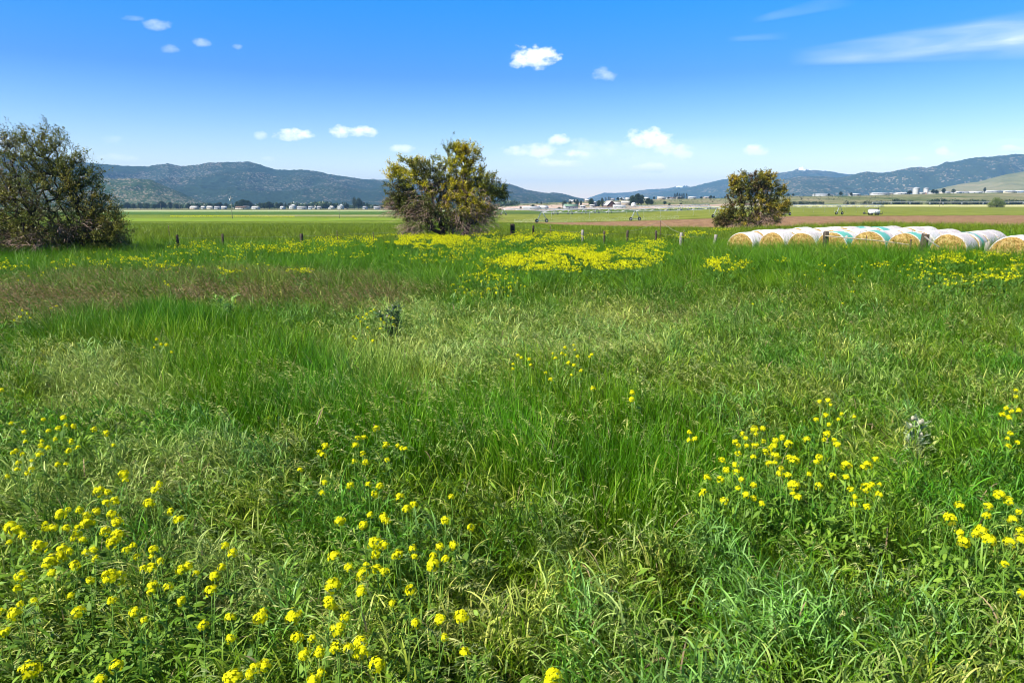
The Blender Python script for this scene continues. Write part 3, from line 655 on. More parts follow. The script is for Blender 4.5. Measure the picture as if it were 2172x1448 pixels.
def bale_proto(seed, kind, clean):
    r = np.random.RandomState(seed); k = 40; Rr = BD / 2
    root = empty('hay_bale')
    th = np.arange(k) * 2 * math.pi / k
    wob = 1 + .012 * np.sin(th * 3 + seed) + .01 * np.sin(th * 5 + 2 * seed); flat = np.where(np.sin(th) < -.8, .965, 1.0)
    def ring(x, f, dz=0): return np.stack([np.full(k, x), np.cos(th) * Rr * f * wob, np.sin(th) * Rr * f * wob * flat + dz], 1)
    def skin(xs, fs, name, mat, dr=0.0):
        V = np.concatenate([ring(x, f + dr) for x, f in zip(xs, fs)]); n = len(xs)
        a, c = np.meshgrid(np.arange(n - 1), np.arange(k), indexing='ij'); c2 = (c + 1) % k
        Fq = np.stack([a * k + c, a * k + c2, (a + 1) * k + c2, (a + 1) * k + c], -1).reshape(-1, 4)[:, ::-1]
        V[:, 1:] *= (1 + .006 * r.normal(size=(len(V), 1)))
        return mesh(name, V, Fq, mat, root, smooth=True)
    h = BL / 2
    xs = [-h + .02, -h, -h + .04, -h + .1, -h + .4, -.2, .1, .4, h - .1, h - .04, h, h - .02]; fs = [.93, .955, .985, 1, 1.006, 1.0, 1.004, .998, 1, .985, .955, .93]
    skin(xs, fs, 'net_wrap', M_NET2 if clean else M_NET)
    if kind == 'teal': skin([-h + .03, -h + .1, -h + .4, -h + .86], [.985, 1, 1.006, 1.002], 'teal_band', M_TEAL, .007)
    if kind == 'stripe': skin([-h + .3, -h + .5, -h + .66], [1.005, 1.004, 1.002], 'teal_band', M_TEAL, .007)
    for sgn in (-1, 1):
        # bulging straw end with loose stalks
        nr_ = 14; V = [[sgn * (h + .03), 0, 0]]
        for q in range(1, nr_ + 1):
            f = q / nr_ * .955; x = sgn * (h - .005 + .035 * (1 - f ** 4) + .0) + sgn * r.normal(0, .012, k)
            if q == nr_: x = np.full(k, sgn * (h - .012))
            V += np.stack([x, np.cos(th) * Rr * f * wob, np.sin(th) * Rr * f * wob * flat], 1).tolist()
        V = np.array(V); j = np.arange(k); Ft = np.stack([np.zeros(k, int), 1 + j, 1 + (j + 1) % k], 1)
        Fq = np.concatenate([np.stack([1 + q * k + j, 1 + (q + 1) * k + j, 1 + (q + 1) * k + (j + 1) % k, 1 + q * k + (j + 1) % k], 1) for q in range(nr_ - 1)])
        if sgn < 0: Ft = Ft[:, ::-1]; Fq = Fq[:, ::-1]
        m = 420; a = r.uniform(0, 6.283, m); rr_ = Rr * .93 * np.sqrt(r.uniform(0, 1, m)); p = np.stack([np.full(m, sgn * (h + .015)), np.cos(a) * rr_, np.sin(a) * rr_], 1)
        tdir = a + math.pi / 2 + r.normal(0, .45, m); L_ = r.uniform(.06, .22, m); w = r.uniform(.005, .011, m)
        t3 = np.stack([sgn * r.uniform(0, .25, m), np.cos(tdir), np.sin(tdir)], 1); s3 = np.stack([0 * a, -np.sin(tdir), np.cos(tdir)], 1)
        q0, q1 = p, p + t3 * L_[:, None]
        SV = np.stack([q0 - s3 * w[:, None] / 2, q0 + s3 * w[:, None] / 2, q1 + s3 * w[:, None] / 2, q1 - s3 * w[:, None] / 2], 1).reshape(-1, 3)
        SF = (np.arange(m)[:, None] * 4 + np.arange(4)[None]) + len(V)
        mesh('straw_end', np.concatenate([V, SV]), [Ft, np.concatenate([Fq, SF])], M_STRAW, root)
    return root
def copy_tree(o, parent=None):
    c = o.copy(); COL.objects.link(c)
    if parent is not None: c.parent = parent
    for ch in o.children: copy_tree(ch, c)
    return c
_used = set()
def place(proto, loc, rz, label, cat, group=None, scale=None, kind=None):
    o = proto
    if proto.name in _used: o = copy_tree(proto)
    _used.add(proto.name)
    o.location = loc; o.rotation_euler = (0, 0, rz)
    if scale is not None: o.scale = scale if isinstance(scale, tuple) else (scale,) * 3
    return setp(o, label, cat, group, kind)
ORD = ['', 'first', 'second', 'third', 'fourth', 'fifth', 'sixth', 'seventh', 'eighth', 'ninth', 'tenth', 'eleventh', 'twelfth', 'thirteenth', 'fourteenth', 'fifteenth', 'sixteenth', 'seventeenth', 'eighteenth', 'nineteenth', 'twentieth',
       'twenty-first', 'twenty-second', 'twenty-third', 'twenty-fourth', 'twenty-fifth', 'twenty-sixth', 'twenty-seventh', 'twenty-eighth', 'twenty-ninth', 'thirtieth']
BP = {(k, c): bale_proto(3 + i, k, c) for i, (k, c) in enumerate([('white', True), ('white', False), ('teal', True), ('teal', False), ('stripe', False)])}
# row fronts: bearing px, distance, number of bales, kind of each bale
ROWS = [(1566, 38.3, 5, ['white', 'white', 'white', 'white', 'white'], 0), (1634, 37.0, 5, ['white', 'white', 'white', 'white', 'white'], 0), (1694, 35.9, 5, ['white', 'white', 'white', 'white', 'teal'], 1),
        (1761, 34.7, 5, ['teal', 'white', 'white', 'teal', 'white'], 0), (1835, 33.5, 5, ['teal', 'white', 'white', 'white', 'white'], 0), (1912, 32.3, 4, ['teal', 'white', 'white', 'white'], 0),
        (2004, 31.0, 4, ['white', 'stripe', 'white', 'white'], 1), (2136, 28.8, 4, ['white', 'white', 'white', 'white'], 0)]
rb = np.random.RandomState(4)
for ri, (px, Y, nb, kinds, dirty) in enumerate(ROWS):
    X0, _, _ = at(px, Y)
    for q in range(nb):
        d = q * (BL + .06) + BL / 2; x = X0 + d * math.sin(BA) + rb.normal(0, .02); y = Y + d * math.cos(BA) + rb.normal(0, .02); z = float(zt(x, y)) + BD / 2 - .04
        kd = kinds[q]; pr = BP[(kd, False)] if (kd == 'stripe' or (kd != 'stripe' and (dirty or rb.uniform() < .35))) else BP[(kd, True)]
        look = {'white': 'white-wrapped hay bale', 'teal': 'teal-banded hay bale', 'stripe': 'teal-striped hay bale'}[kd]
        where = ('front of' if q == 0 else 'last of' if q == nb - 1 else ORD[q + 1] + ' back in')
        row = {0: 'the leftmost row', 7: 'the rightmost row'}.get(ri, 'the %s row from left' % ORD[ri + 1])
        o = place(pr, (x, y, z), math.pi / 2 - BA, '%s %s %s' % (look, where, row), 'hay bale', 'round hay bales wrapped in net')
        o.rotation_euler = (0, 0, math.pi / 2 - BA + rb.normal(0, .03)); o.scale = (1 + rb.uniform(-.03, .02), 1 + rb.uniform(-.01, .05), 1 + rb.uniform(-.07, .02))
# ------------------------------------------------------------------ fence posts, rails, wires
M_POST = mat_plain('weathered_post', (.10, .075, .055), .9, .65, 9, bump=.8, stretch=(3, 3, .4))
M_GREYP = mat_plain('grey_weathered_post', (.34, .31, .27), .9, .45, 9, bump=.8, stretch=(3, 3, .4))
M_STEEL = mat_plain('galvanised_steel', (.66, .68, .69), .45, .2, 3, metal=.1)
M_WIRE = mat_plain('fence_wire', (.26, .25, .23), .5)
M_RAIL = mat_plain('weathered_rail', (.45, .37, .28), .85, .4, 6, stretch=(.4, 3, 3))
M_RUST = mat_plain('rusty_steel', (.11, .06, .045), .8, .5, 14)
M_TYRE = mat_plain('tyre_rubber', (.02, .02, .021), .85, .3, 10)
M_WHITE = mat_plain('white_paint', (.8, .8, .79), .5, .08, 2)
M_DARK = mat_plain('dark_metal', (.05, .05, .055), .6, .3, 3)
M_GLASS = mat_plain('window_glass', (.05, .07, .09), .12)
def make_post(name, X, Y, h, rad, mat, tilt, label, cat='fence post', group='wooden posts of the meadow fence', seed=0, square=False):
    r = np.random.RandomState(seed + 50); z0 = float(zt(X, Y)) - .3
    k = 4 if square else 9; n = 7; V = []
    for i in range(n):
        t = i / (n - 1); rr_ = rad * (1 + r.normal(0, .03)) * (1.05 - .1 * t)
        for j in range(k):
            a = 2 * math.pi * (j + .5) / k; q = rr_ * (1 + r.normal(0, .05)) * (1.2 if square else 1)
            V.append((math.cos(a) * q, math.sin(a) * q, (h + .3) * t + (r.normal(0, .02) if i == n - 1 else 0)))
    Fq = [(i * k + j, i * k + (j + 1) % k, (i + 1) * k + (j + 1) % k, (i + 1) * k + j) for i in range(n - 1) for j in range(k)]
    m = MB(); m.add(V, Fq); m.F.setdefault(k, []).append([(n - 1) * k + j for j in range(k)])
    o = m.build(name, mat, smooth=False, label=label, cat=cat, group=group); o.location = (X, Y, z0); o.rotation_euler = (tilt[1], tilt[0], r.uniform(0, 1)); return o
# (px of the post, py of its top, height m, radius, material, lean, label)
POSTS = [(380, 499, 1.25, .075, 'd', .0, 'dark fence post right of the big left tree, leftmost of the row'),
         (475, 496, 1.2, .07, 'd', .0, 'dark fence post below the utility pole'),
         (640, 496, 1.15, .1, 'd', .03, 'short dark fence post halfway to the middle tree'),
         (1087, 475, 1.45, .17, 'd', .0, 'thick dark corner post right of the middle tree'),
         (1131, 478, 1.35, .08, 'd', .0, 'dark post just right of the thick corner post'),
         (1235, 488, 1.25, .075, 'g', .0, 'grey fence post above the yellow flower patch, third right of the middle tree'),
         (1281, 490, 1.2, .07, 'd', .0, 'thin brown fence post standing beside a yellow clump'),
         (1330, 488, 1.25, .07, 'd', .0, 'dark brown fence post left of the tall thin stake'),
         (1390, 489, 1.2, .07, 'd', .02, 'dark fence post under the thin wire stake'),
         (1442, 494, 1.2, .09, 'g', .04, 'pale grey wooden post, first of two left of the bales'),
         (1511, 498, 1.15, .09, 'g', .12, 'pale grey leaning post nearest the leftmost bales'),
         (1589, 501, 1.1, .05, 'g', .08, 'thin bent grey stake before the leftmost bales'),
         (1669, 507, 1.05, .07, 'g', .03, 'low grey stub post before the third bale row'),
         (2087, 514, 1.2, .09, 'g', .0, 'grey fence post top before the rightmost bales')]
PP = []
for i, (px, py, h, rad, mt, ln, lab) in enumerate(POSTS):
    # distance where a post of that height reaches that row
    lo, hi = 10, 90
    for _ in range(40):
        m_ = (lo + hi) / 2; x_, y_, z_ = at(px, m_)
        if proj(x_, y_, z_ + h)[1] > py: lo = m_
        else: hi = m_
    X, Y, Z = at(px, lo); PP.append((X, Y, Z + h))
    make_post('fence_post', X, Y, h, rad * 1.1, M_POST if mt == 'd' else M_GREYP, (ln, .0), lab, seed=i)
for i, (px, py, h, lab) in enumerate([(717, 491, 1.35, 'thin steel stake between the short post and the middle tree'), (361, 480, 1.3, 'thin steel stake left of the leftmost fence post'), (793, 494, 1.2, 'thin steel stake at the left foot of the middle tree'), (1167, 480, 1.35, 'thin pale stake between the corner post and the flower patch'), (1399, 468, 1.9, 'tall thin stake with a cap carrying a wire'), (1449, 490, 1.3, 'thin dark stake beside the first pale grey post')]):
    lo, hi = 10, 90
    for _ in range(40):
        m_ = (lo + hi) / 2; x_, y_, z_ = at(px, m_)
        if proj(x_, y_, z_ + h)[1] > py: lo = m_
        else: hi = m_
    X, Y, Z = at(px, lo)
    st = empty('steel_stake', (X, Y, Z), label=lab, cat='stake', group='thin steel stakes along the fence')
    MB().tube([(0, 0, -.2), (0, 0, h)], .022, 5).build('rod', M_RUST, st); MB().tube([(0, 0, h), (0, 0, h + .06)], .024, 6).build('cap', M_GREYP, st)
    if px == 1399: STK = (X, Y, Z + h)
# wires strung post to post
def wire(a, b, sag, label, rad=.0035):
    pts = [tuple(np.array(a) * (1 - t) + np.array(b) * t - np.array([0, 0, sag * 4 * t * (1 - t)])) for t in np.linspace(0, 1, 9)]
    MB().tube(pts, rad, 4).build('fence_wire', M_WIRE, label=label, cat='wire', group='wires of the meadow fence')
nm = ['leftmost post', 'post below the utility pole', 'short post', 'thick corner post', 'post beside the corner post', 'grey post', 'thin brown post', 'dark brown post', 'post under the tall stake', 'first pale grey post', 'leaning pale post', 'bent stake']
for i in range(len(PP) - 3):
    a, b = PP[i], PP[i + 1]
    wire((a[0], a[1], a[2] - .15), (b[0], b[1], b[2] - .15), .06, 'thin wire running from the %s to the %s' % (nm[i], nm[i + 1]))
wire(STK, PP[9], .12, 'pale wire sloping down from the tall thin stake to the first pale post', .009)
wire(STK, (PP[7][0], PP[7][1], PP[7][2] - .1), .12, 'pale wire sloping down left from the tall thin stake', .006)
# heavy posts with the pipe rail before the bales
def post_px(px, py, Y): X, Yy, Z = at(px, Y); return X, Yy, Z, zpix_at(px, py, Y) - Z
def zpix_at(px, py, Y):
    a, b, c = raydir(px, py); return CAMH + c / b * Y
fr = empty('rail_fence', at(1747, 33.6), label='two heavy dark posts joined by a pale sagging pipe rail before the bales', cat='fence')
ox, oy, oz = at(1747, 33.6)
def loc(px, py, Y): a, b, c = raydir(px, py); return (a / b * Y - ox, Y - oy, CAMH + c / b * Y - oz)
p1, p2 = loc(1747, 491, 33.6), loc(1957, 496, 30.6)
for (px, py, Y, rad, lean, sq) in ((1747, 491, 33.6, .135, -.02, False), (1957, 496, 30.6, .16, .16, True)):
    X, Yy, Z = at(px, Y); hh = zpix_at(px, py, Y) - Z
    o = make_post('post', X, Yy, hh, rad, M_POST, (lean, 0), None, None, None, seed=px, square=False); o.parent = fr; o.location = (X - ox, Yy - oy, Z - oz - .3)
    if lean > .1: o.location.x -= .16
MB().tube([loc(1750, 500, 33.45), loc(1800, 505, 32.7), loc(1850, 509, 32.0), loc(1900, 515, 31.3), loc(1928, 519, 30.9)], .028, 7).build('rail', M_RAIL, fr)
MB().tube([loc(1962, 502, 30.4), loc(1974, 512, 30.0), loc(1992, 524, 29.6)], .035, 6).build('brace', M_GREYP, fr)
for px, py, Y, rd in ((1832, 500, 32.2, .02), (1926, 508, 30.9, .04)):
    X, Yy, Z = at(px, Y); hh = zpix_at(px, py, Y) - Z
    MB().tube([(X - ox, Yy - oy, Z - oz - .2), (X - ox, Yy - oy, Z - oz + hh)], rd, 6).build('stake', M_RUST, fr)

# ------------------------------------------------------------------ irrigation machines
def pivot(name, towers, height, pipe_r, label, group, overhang=None, endpt=None, nozzles=True, wheel=.62, tw=2.0, truss=True):
    """towers: ground points; a truss pipe on A-frame towers with two wheels each"""
    T = [np.array(t, float) for t in towers]; o0 = T[0]
    root = empty(name, tuple(o0), label=label, cat='irrigation machine', group=group)
    tops = [t - o0 + np.array([0, 0, height]) for t in T]
    pts = list(tops)
    if overhang is not None: pts = [np.array(overhang) - o0] + pts
    if endpt is not None: pts = pts + [np.array(endpt) - o0]
    m = MB(); line = []
    for a, b in zip(pts[:-1], pts[1:]):
        n = 12; span = np.linalg.norm(b - a); arch = span * .012 if truss else 0
        for i in range(n): t = i / n; line.append(a * (1 - t) + b * t + np.array([0, 0, arch * 4 * t * (1 - t)]))
    line.append(pts[-1]); m.tube(line, pipe_r, 7); m.build('pipe', M_STEEL, root)
    if truss:
        for a, b in zip(pts[:-1], pts[1:]):
            mt = MB(); span = np.linalg.norm(b - a); n = max(3, int(span / 5.5)); d = (b - a) / span; side = np.array([-d[1], d[0], 0])
            if span < 14: continue
            prev = None; low = []
            for i in range(n + 1):
                t = i / n; c = a * (1 - t) + b * t + np.array([0, 0, span * .012 * 4 * t * (1 - t)]); drop = 1.15 * math.sin(math.pi * min(max(t, .06), .94)) ** .5
                c2 = c - np.array([0, 0, drop]); low.append(c2)
                if i: 
                    cm = (prev[0] + c) / 2
                    for s in (-1, 1):
                        mt.tube([cm, prev[1] + side * .5 * s], pipe_r * .35, 4); mt.tube([cm, c2 + side * .5 * s], pipe_r * .35, 4)
                prev = (c, c2)
            for s in (-1, 1): mt.tube([q + side * .5 * s for q in low], pipe_r * .25, 4)
            mt.build('truss', M_STEEL, root)
            if nozzles:
                k = max(3, int(span / 6))
                for i in range(k):
                    md = MB()
                    t = (i + .5) / k; c = a * (1 - t) + b * t; md.tube([c, c - np.array([0, 0, height - 1.3])], .022, 4); md.tube([c - np.array([0, 0, height - 1.3]), c - np.array([0, 0, height - 1.12])], .06, 5)
                    md.build('hose', M_STEEL, root)
    for i, t in enumerate(T):
        a = pts[min(i, len(pts) - 2)]; b = pts[min(i, len(pts) - 2) + 1]; d = (b - a); d[2] = 0; d /= np.linalg.norm(d) + 1e-9
        # wheels run across the pipe
        w = np.array([-d[1], d[0], 0]) * .35 + np.array([1, 0, 0]) * .65; w /= np.linalg.norm(w)
        base = t - o0; tp = tops[i]
        tow = MB()
        for s in (-1, 1):
            f = base + w * tw * s + np.array([0, 0, wheel])
            tow.tube([f, tp + w * .12 * s], pipe_r * .6, 5); tow.tube([f + d * .5, tp + w * .12 * s], pipe_r * .4, 4)
        tow.tube([base - w * tw + np.array([0, 0, wheel]), base + w * tw + np.array([0, 0, wheel])], .07, 5)
        tow.tube([base - w * tw * .5 + np.array([0, 0, height * .55]), base + w * tw * .5 + np.array([0, 0, height * .55])], .04, 4)
        to = tow.build('tower', M_STEEL, root)
        for s in (-1, 1):
            c = base + w * tw * s + np.array([0, 0, wheel]); ww = MB(); ax = np.array([-w[1], w[0], 0])
            P = [c - ax * .17, c - ax * .15, c + ax * .15, c + ax * .17]
            ww.tube(P, [wheel * .8, wheel, wheel, wheel * .8], 16); ww.build('wheel', M_TYRE, to)
            MB().tube([c - ax * .19, c + ax * .19], wheel * .38, 10).build('hub', M_WHITE, to)
    return root
G = lambda px, py: ground_px(px, py)
def fit(px, py): x, y, z = G(px, py); return np.array([x, y, z])
tw1 = [np.array(at(1149, 232)), np.array(at(1347, 244)), np.array(at(1520, 256)), np.array(at(1668, 268)), np.array(at(1780, 282))]
def zsh(p, py):                       # drop or raise a tower base to the row it stands on in the picture
    return p
a_, b_, c_ = raydir(1094, 443); Yo = 226
pivot('center_pivot', tw1, 3.75, .15, 'long white irrigation machine on wheeled towers along the plowed field', 'wheeled irrigation machines',
      overhang=(a_ / b_ * Yo, Yo, tw1[0][2] + 4.15), endpt=np.array(at(1872, 296)) + [0, 0, 3.7])
tw2 = [np.array(at(p, Y)) for p, Y in ((1068, 470), (1178, 480), (1209, 490), (1238, 500), (1266, 510), (1293, 520), (1419, 540), (1441, 550), (1463, 560), (1484, 570), (1504, 580))]
pivot('center_pivot', tw2, 3.9, .22, 'distant white irrigation machine crossing behind the nearer one', 'wheeled irrigation machines', nozzles=False, wheel=.6)
tw3 = [np.array(at(p, 850)) for p in (1850, 1890, 1930, 1972, 2000, 2040, 2085, 2125, 2170, 2215)]
pivot('wheel_line', tw3, 3.2, .28, 'thin white irrigation pipe lying along the dark hedge', 'wheeled irrigation machines', nozzles=False, truss=False, wheel=.9, tw=1.2)

# white farm machine at the end of the irrigation machine
x, y, z = at(1853, 272)
tr = empty('spray_trailer', (x, y, z), -.1, label='white box-bodied farm trailer with dark top at the plowed field edge', cat='trailer')
b = MB(); b.box(-1.9, 1.9, -1.0, 1.0, .62, 2.05); b.box(-1.75, 1.2, -.9, .9, 2.053, 2.3, taper=.9); b.build('tank_body', M_WHITE, tr)
MB().box(-1.5, 1.5, -.75, .75, 2.31, 2.5).build('dark_cover', M_DARK, tr)
MB().box(-.35, .35, -1.02, -1.003, .8, 1.8).build('side_door', M_STEEL, tr)
MB().tube([(1.55, 0, 2.05), (1.55, 0, 3.1)], .08, 6).build('exhaust_pipe', M_DARK, tr)
b = MB(); b.box(-4.0, -1.9, -.12, .12, .55, .75); b.box(-3.9, -3.3, -.5, .5, .5, 1.15); b.tube([(-3.5, 0, 1.1), (-3.5, 0, 1.8)], .06, 5); b.build('hitch', M_DARK, tr)
b = MB(); b.box(1.9, 3.0, -.7, .7, .5, .75); b.tube([(2.9, -.6, .6), (3.1, -.6, 1.7)], .06, 5); b.tube([(2.3, .6, .6), (2.5, .6, 1.3)], .06, 5); b.build('rear_rack', M_DARK, tr)
for sx in (-1.2, 1.2):
    for sy in (-1.05, 1.05):
        MB().tube([(sx, sy - .14, .45), (sx, sy + .14, .45)], .45, 14).build('wheel', M_TYRE, tr)

# fine water spray under the irrigation machine
rw_ = np.random.RandomState(8); k = 7000; px = rw_.uniform(1090, 1440, k) - rw_.uniform(0, 1, k) ** 2 * 0; Yw = np.interp(px, [1090, 1149, 1347, 1440], [228, 232, 244, 250]) + rw_.normal(0, 2.2, k)
Xw = (px - 1086) / F * (Yw * CP + 1.5); hz_ = rw_.uniform(0, 1, k) ** 1.4 * 1.5 * (.35 + fbm(px / 22, Yw * 0, 2, 4)); Bw = np.stack([Xw, Yw, zt(Xw, Yw) + .15 + hz_], 1)
cw = np.tile([[.85, .88, .92]], (k, 1)); V, Fa, C, _ = blades(Bw, rw_.uniform(.03, .12, k), rw_.uniform(.02, .06, k), rw_.uniform(0, 6.28, k), rw_.uniform(.5, 2.5, k), np.zeros(k), 1, cw, cw, rw_.normal(0, 1, k), 'tw')
setp(mesh('water_spray', V, Fa, M_LEAF, col=C), 'faint white water spray under the irrigation machine', None, None, 'stuff')

# ------------------------------------------------------------------ utility poles
def upole(px, Y, h, label, arm=True, rad=.16):
    x, y, z = at(px, Y); p = empty('utility_pole', (x, y, z), label=label, cat='utility pole', group='utility poles in the far pasture')
    MB().tube([(0, 0, -.3), (0, 0, h)], [rad, rad * .7], 8).build('pole', M_GREYP, p)
    if arm:
        MB().box(-1.1, 1.1, -.06, .06, h - 1.25, h - 1.1).build('crossarm', M_GREYP, p)
        MB().tube([(-.42, -.25, h - 2.3), (-.42, -.25, h - 1.35)], .24, 10).build('transformer', M_STEEL, p)
        for sx in (-.95, 0.5, .95): MB().tube([(sx, 0, h - 1.1), (sx, 0, h - .9)], .06, 6).build('insulator', M_WHITE, p)
    return p
x0, y0, z0 = at(493, 330); upole(493, 330, 10.6, 'wooden utility pole with grey transformer in the left pasture')
upole(720, 345, 6.5, 'short bare pole left of the middle tree', False, .12)
upole(1993, 640, 6.5, 'small dark pole at the edge of the pale field', False, .2)
upole(342, 1050, 9, 'distant pole before the left foothill', False, .2); upole(381, 1050, 10, 'distant thicker pole before the left foothill', False, .25)

# ------------------------------------------------------------------ houses, sheds and barns
def wallmat(n, c): return mat_plain(n, c, .8, .1, .4)
WM = {'white': wallmat('white_wall', (.5, .5, .48)), 'cream': wallmat('cream_wall', (.62, .56, .44)), 'grey': wallmat('grey_wall', (.4, .4, .4)), 'tan': wallmat('tan_wall', (.45, .36, .26)), 'brown': wallmat('brown_wall', (.13, .07, .045)), 'red': wallmat('red_brown_wall', (.38, .18, .13)), 'blue': wallmat('blue_wall', (.45, .55, .68))}
RM = {'grey': wallmat('grey_roof', (.32, .32, .33)), 'white': wallmat('white_metal_roof', (.62, .63, .64)), 'brown': wallmat('brown_roof', (.17, .11, .08)), 'dark': wallmat('dark_roof', (.09, .09, .1)), 'pale': wallmat('pale_roof', (.6, .58, .54)), 'green': wallmat('green_roof', (.16, .26, .18))}
def house(name, px, Y, w, d, h, rh, wall, roof, label, cat='house', group=None, rz=0.0, gable='x', z=None, nwin=2, door=True):
    x, y, zz = at(px, Y); zz = zz if z is None else z
    o = empty(name, (x, y, zz), rz, label=label, cat=cat, group=group)
    w2, d2 = w / 2, d / 2
    if gable == 'x':      # ridge runs along x
        V = [(-w2, -d2, -.5), (w2, -d2, -.5), (w2, d2, -.5), (-w2, d2, -.5), (-w2, -d2, h), (w2, -d2, h), (w2, d2, h), (-w2, d2, h), (-w2, 0, h + rh), (w2, 0, h + rh)]
        Fc = [(0, 1, 5, 4), (2, 3, 7, 6), (1, 2, 6, 9, 5), (3, 0, 4, 8, 7)]
        e, t = .5, .18; zr = lambda yy: h + rh * (1 - abs(yy) / d2)
        rp = [[(-w2 - e, -d2 - e, zr(d2 + e)), (w2 + e, -d2 - e, zr(d2 + e)), (w2 + e, 0, h + rh), (-w2 - e, 0, h + rh)], [(-w2 - e, 0, h + rh), (w2 + e, 0, h + rh), (w2 + e, d2 + e, zr(d2 + e)), (-w2 - e, d2 + e, zr(d2 + e))]]
    else:
        V = [(-w2, -d2, -.5), (w2, -d2, -.5), (w2, d2, -.5), (-w2, d2, -.5), (-w2, -d2, h), (w2, -d2, h), (w2, d2, h), (-w2, d2, h), (0, -d2, h + rh), (0, d2, h + rh)]
        Fc = [(0, 1, 5, 8, 4), (2, 3, 7, 9, 6), (1, 2, 6, 5), (3, 0, 4, 7)]
        e = .5; zr = lambda xx: h + rh * (1 - abs(xx) / w2)
        rp = [[(-w2 - e, -d2 - e, zr(w2 + e)), (0, -d2 - e, h + rh), (0, d2 + e, h + rh), (-w2 - e, d2 + e, zr(w2 + e))], [(0, -d2 - e, h + rh), (w2 + e, -d2 - e, zr(w2 + e)), (w2 + e, d2 + e, zr(w2 + e)), (0, d2 + e, h + rh)]]
    MB().add(V, Fc).build('wall', WM[wall], o)
    m = MB()
    for q in rp:
        q = np.array(q) + [0, 0, .06]; V2 = np.concatenate([q, q + [0, 0, .2]]); m.add(V2, [(3, 2, 1, 0), (4, 5, 6, 7), (0, 1, 5, 4), (1, 2, 6, 5), (2, 3, 7, 6), (3, 0, 4, 7)])
    m.build('roof', RM[roof], o)
    for i in range(nwin):
        cx = -w2 + w * (i + 1) / (nwin + 1) - (.8 if door else 0); MB().box(cx - .7, cx + .7, -d2 - .06, -d2 - .005, 1.0, 2.1).build('window', M_GLASS, o)
    if door: MB().box(w2 * .45, w2 * .45 + 1.1, -d2 - .05, -d2 - .005, 0, 2.1).build('door', M_DARK, o)
    return o
VG = 'village houses below the left mountains'
vill = [(413, 'low tan-roofed house', 14, 'tan', 'pale'), (432, 'small white shed', 7, 'white', 'white'), (447, 'long cream house', 12, 'cream', 'pale'), (462, 'grey-roofed house', 10, 'white', 'grey'), (476, 'low grey shed', 9, 'grey', 'white'),
        (513, 'wide cream house with brown roof', 22, 'cream', 'brown'), (523, 'pale house with a dark roof', 12, 'white', 'grey'), (543, 'white house with pale roof', 13, 'white', 'pale'), (600, 'small white garage', 6, 'white', 'white'), (621, 'tall white house', 11, 'white', 'white'),
        (641, 'wide white house with grey roof', 17, 'white', 'grey'), (660, 'low blue-grey house', 9, 'blue', 'grey'), (668, 'cream cottage', 7, 'cream', 'pale'), (678, 'white cottage', 8, 'white', 'grey'), (703, 'low white farm shed', 9, 'white', 'pale'), (723, 'white house near the tall dark trees', 10, 'white', 'white'), (735, 'tan cottage at the foot of the dark trees', 7, 'tan', 'pale'), (775, 'small pale shed right of the dark trees', 7, 'white', 'grey'),
        (800, 'low white barn', 12, 'white', 'grey'), (822, 'tan barn near the edge of the middle tree', 13, 'tan', 'brown'), (838, 'brown-roofed shed half behind the middle tree', 12, 'tan', 'pale')]
rh_ = np.random.RandomState(5)
for i, (px, desc, w, wl, rf) in enumerate(vill):
    Y = 1150 + rh_.uniform(-40, 60)
    nb = 'left of the utility pole' if px < 493 else 'just right of the utility pole' if px < 560 else 'in the middle of the village' if px < 700 else 'at the right end of the village'
    lab = desc if 'tree' in desc else desc + ' ' + nb
    if rh_.uniform() < .5: house('house', px, Y, w * .85, 8, 2.5 + (2.6 if 'tall' in desc else 0), 2.0, wl, rf, lab, 'house', VG, rh_.uniform(-.3, .3), nwin=2)
    else: house('house', px, Y, w * .85, 8, 2.5 + (2.6 if 'tall' in desc else 0), 2.3, wl, rf, lab, 'house', VG, rh_.uniform(-.3, .3), gable='y' if w < 12 else 'x', nwin=2)
RG = 'ranch buildings between the two nearer trees'
house('barn', 1292, 930, 13.5, 18, 2.2, 6.2, 'brown', 'pale', 'big brown A-frame barn in the ranch yard', 'barn', RG, .25, 'y', nwin=0)
house('shed', 1306, 945, 13, 10, 3.4, 2.2, 'cream', 'pale', 'cream barn wing attached at the right of the A-frame barn', 'shed', RG, nwin=2)
house('shed', 1313, 890, 15, 8, 2.6, 1.2, 'white', 'white', 'low white shed in front of the A-frame barn', 'shed', RG, nwin=2)
house('shed', 1328, 960, 13, 9, 4, 2, 'tan', 'pale', 'tan open shed right of the A-frame barn', 'shed', RG, nwin=1)
house('house', 1263, 950, 9, 8, 4.2, 2.6, 'white', 'white', 'white ranch house between two tree clumps', 'house', RG, .2, 'y')
house('shed', 1256, 930, 6, 6, 2.6, 1.0, 'white', 'pale', 'small white outbuilding left of the ranch house', 'shed', RG)
house('house', 1127, 900, 22, 9, 2.6, 1.2, 'white', 'white', 'long low white trailer home by the pink bank', 'trailer home', RG, nwin=3)
house('shed', 1152, 905, 11, 9, 2.8, 2.4, 'grey', 'white', 'small barn with a slanted white roof by the pink bank', 'shed', RG, .5)
house('shed', 1210, 905, 18, 9, 4.0, 2.4, 'grey', 'green', 'grey-green roofed shed among the poplars', 'shed', RG, .3)
house('shed', 1236, 915, 7, 5, 2.4, .8, 'white', 'white', 'tiny white shed right of the poplars', 'shed', RG)
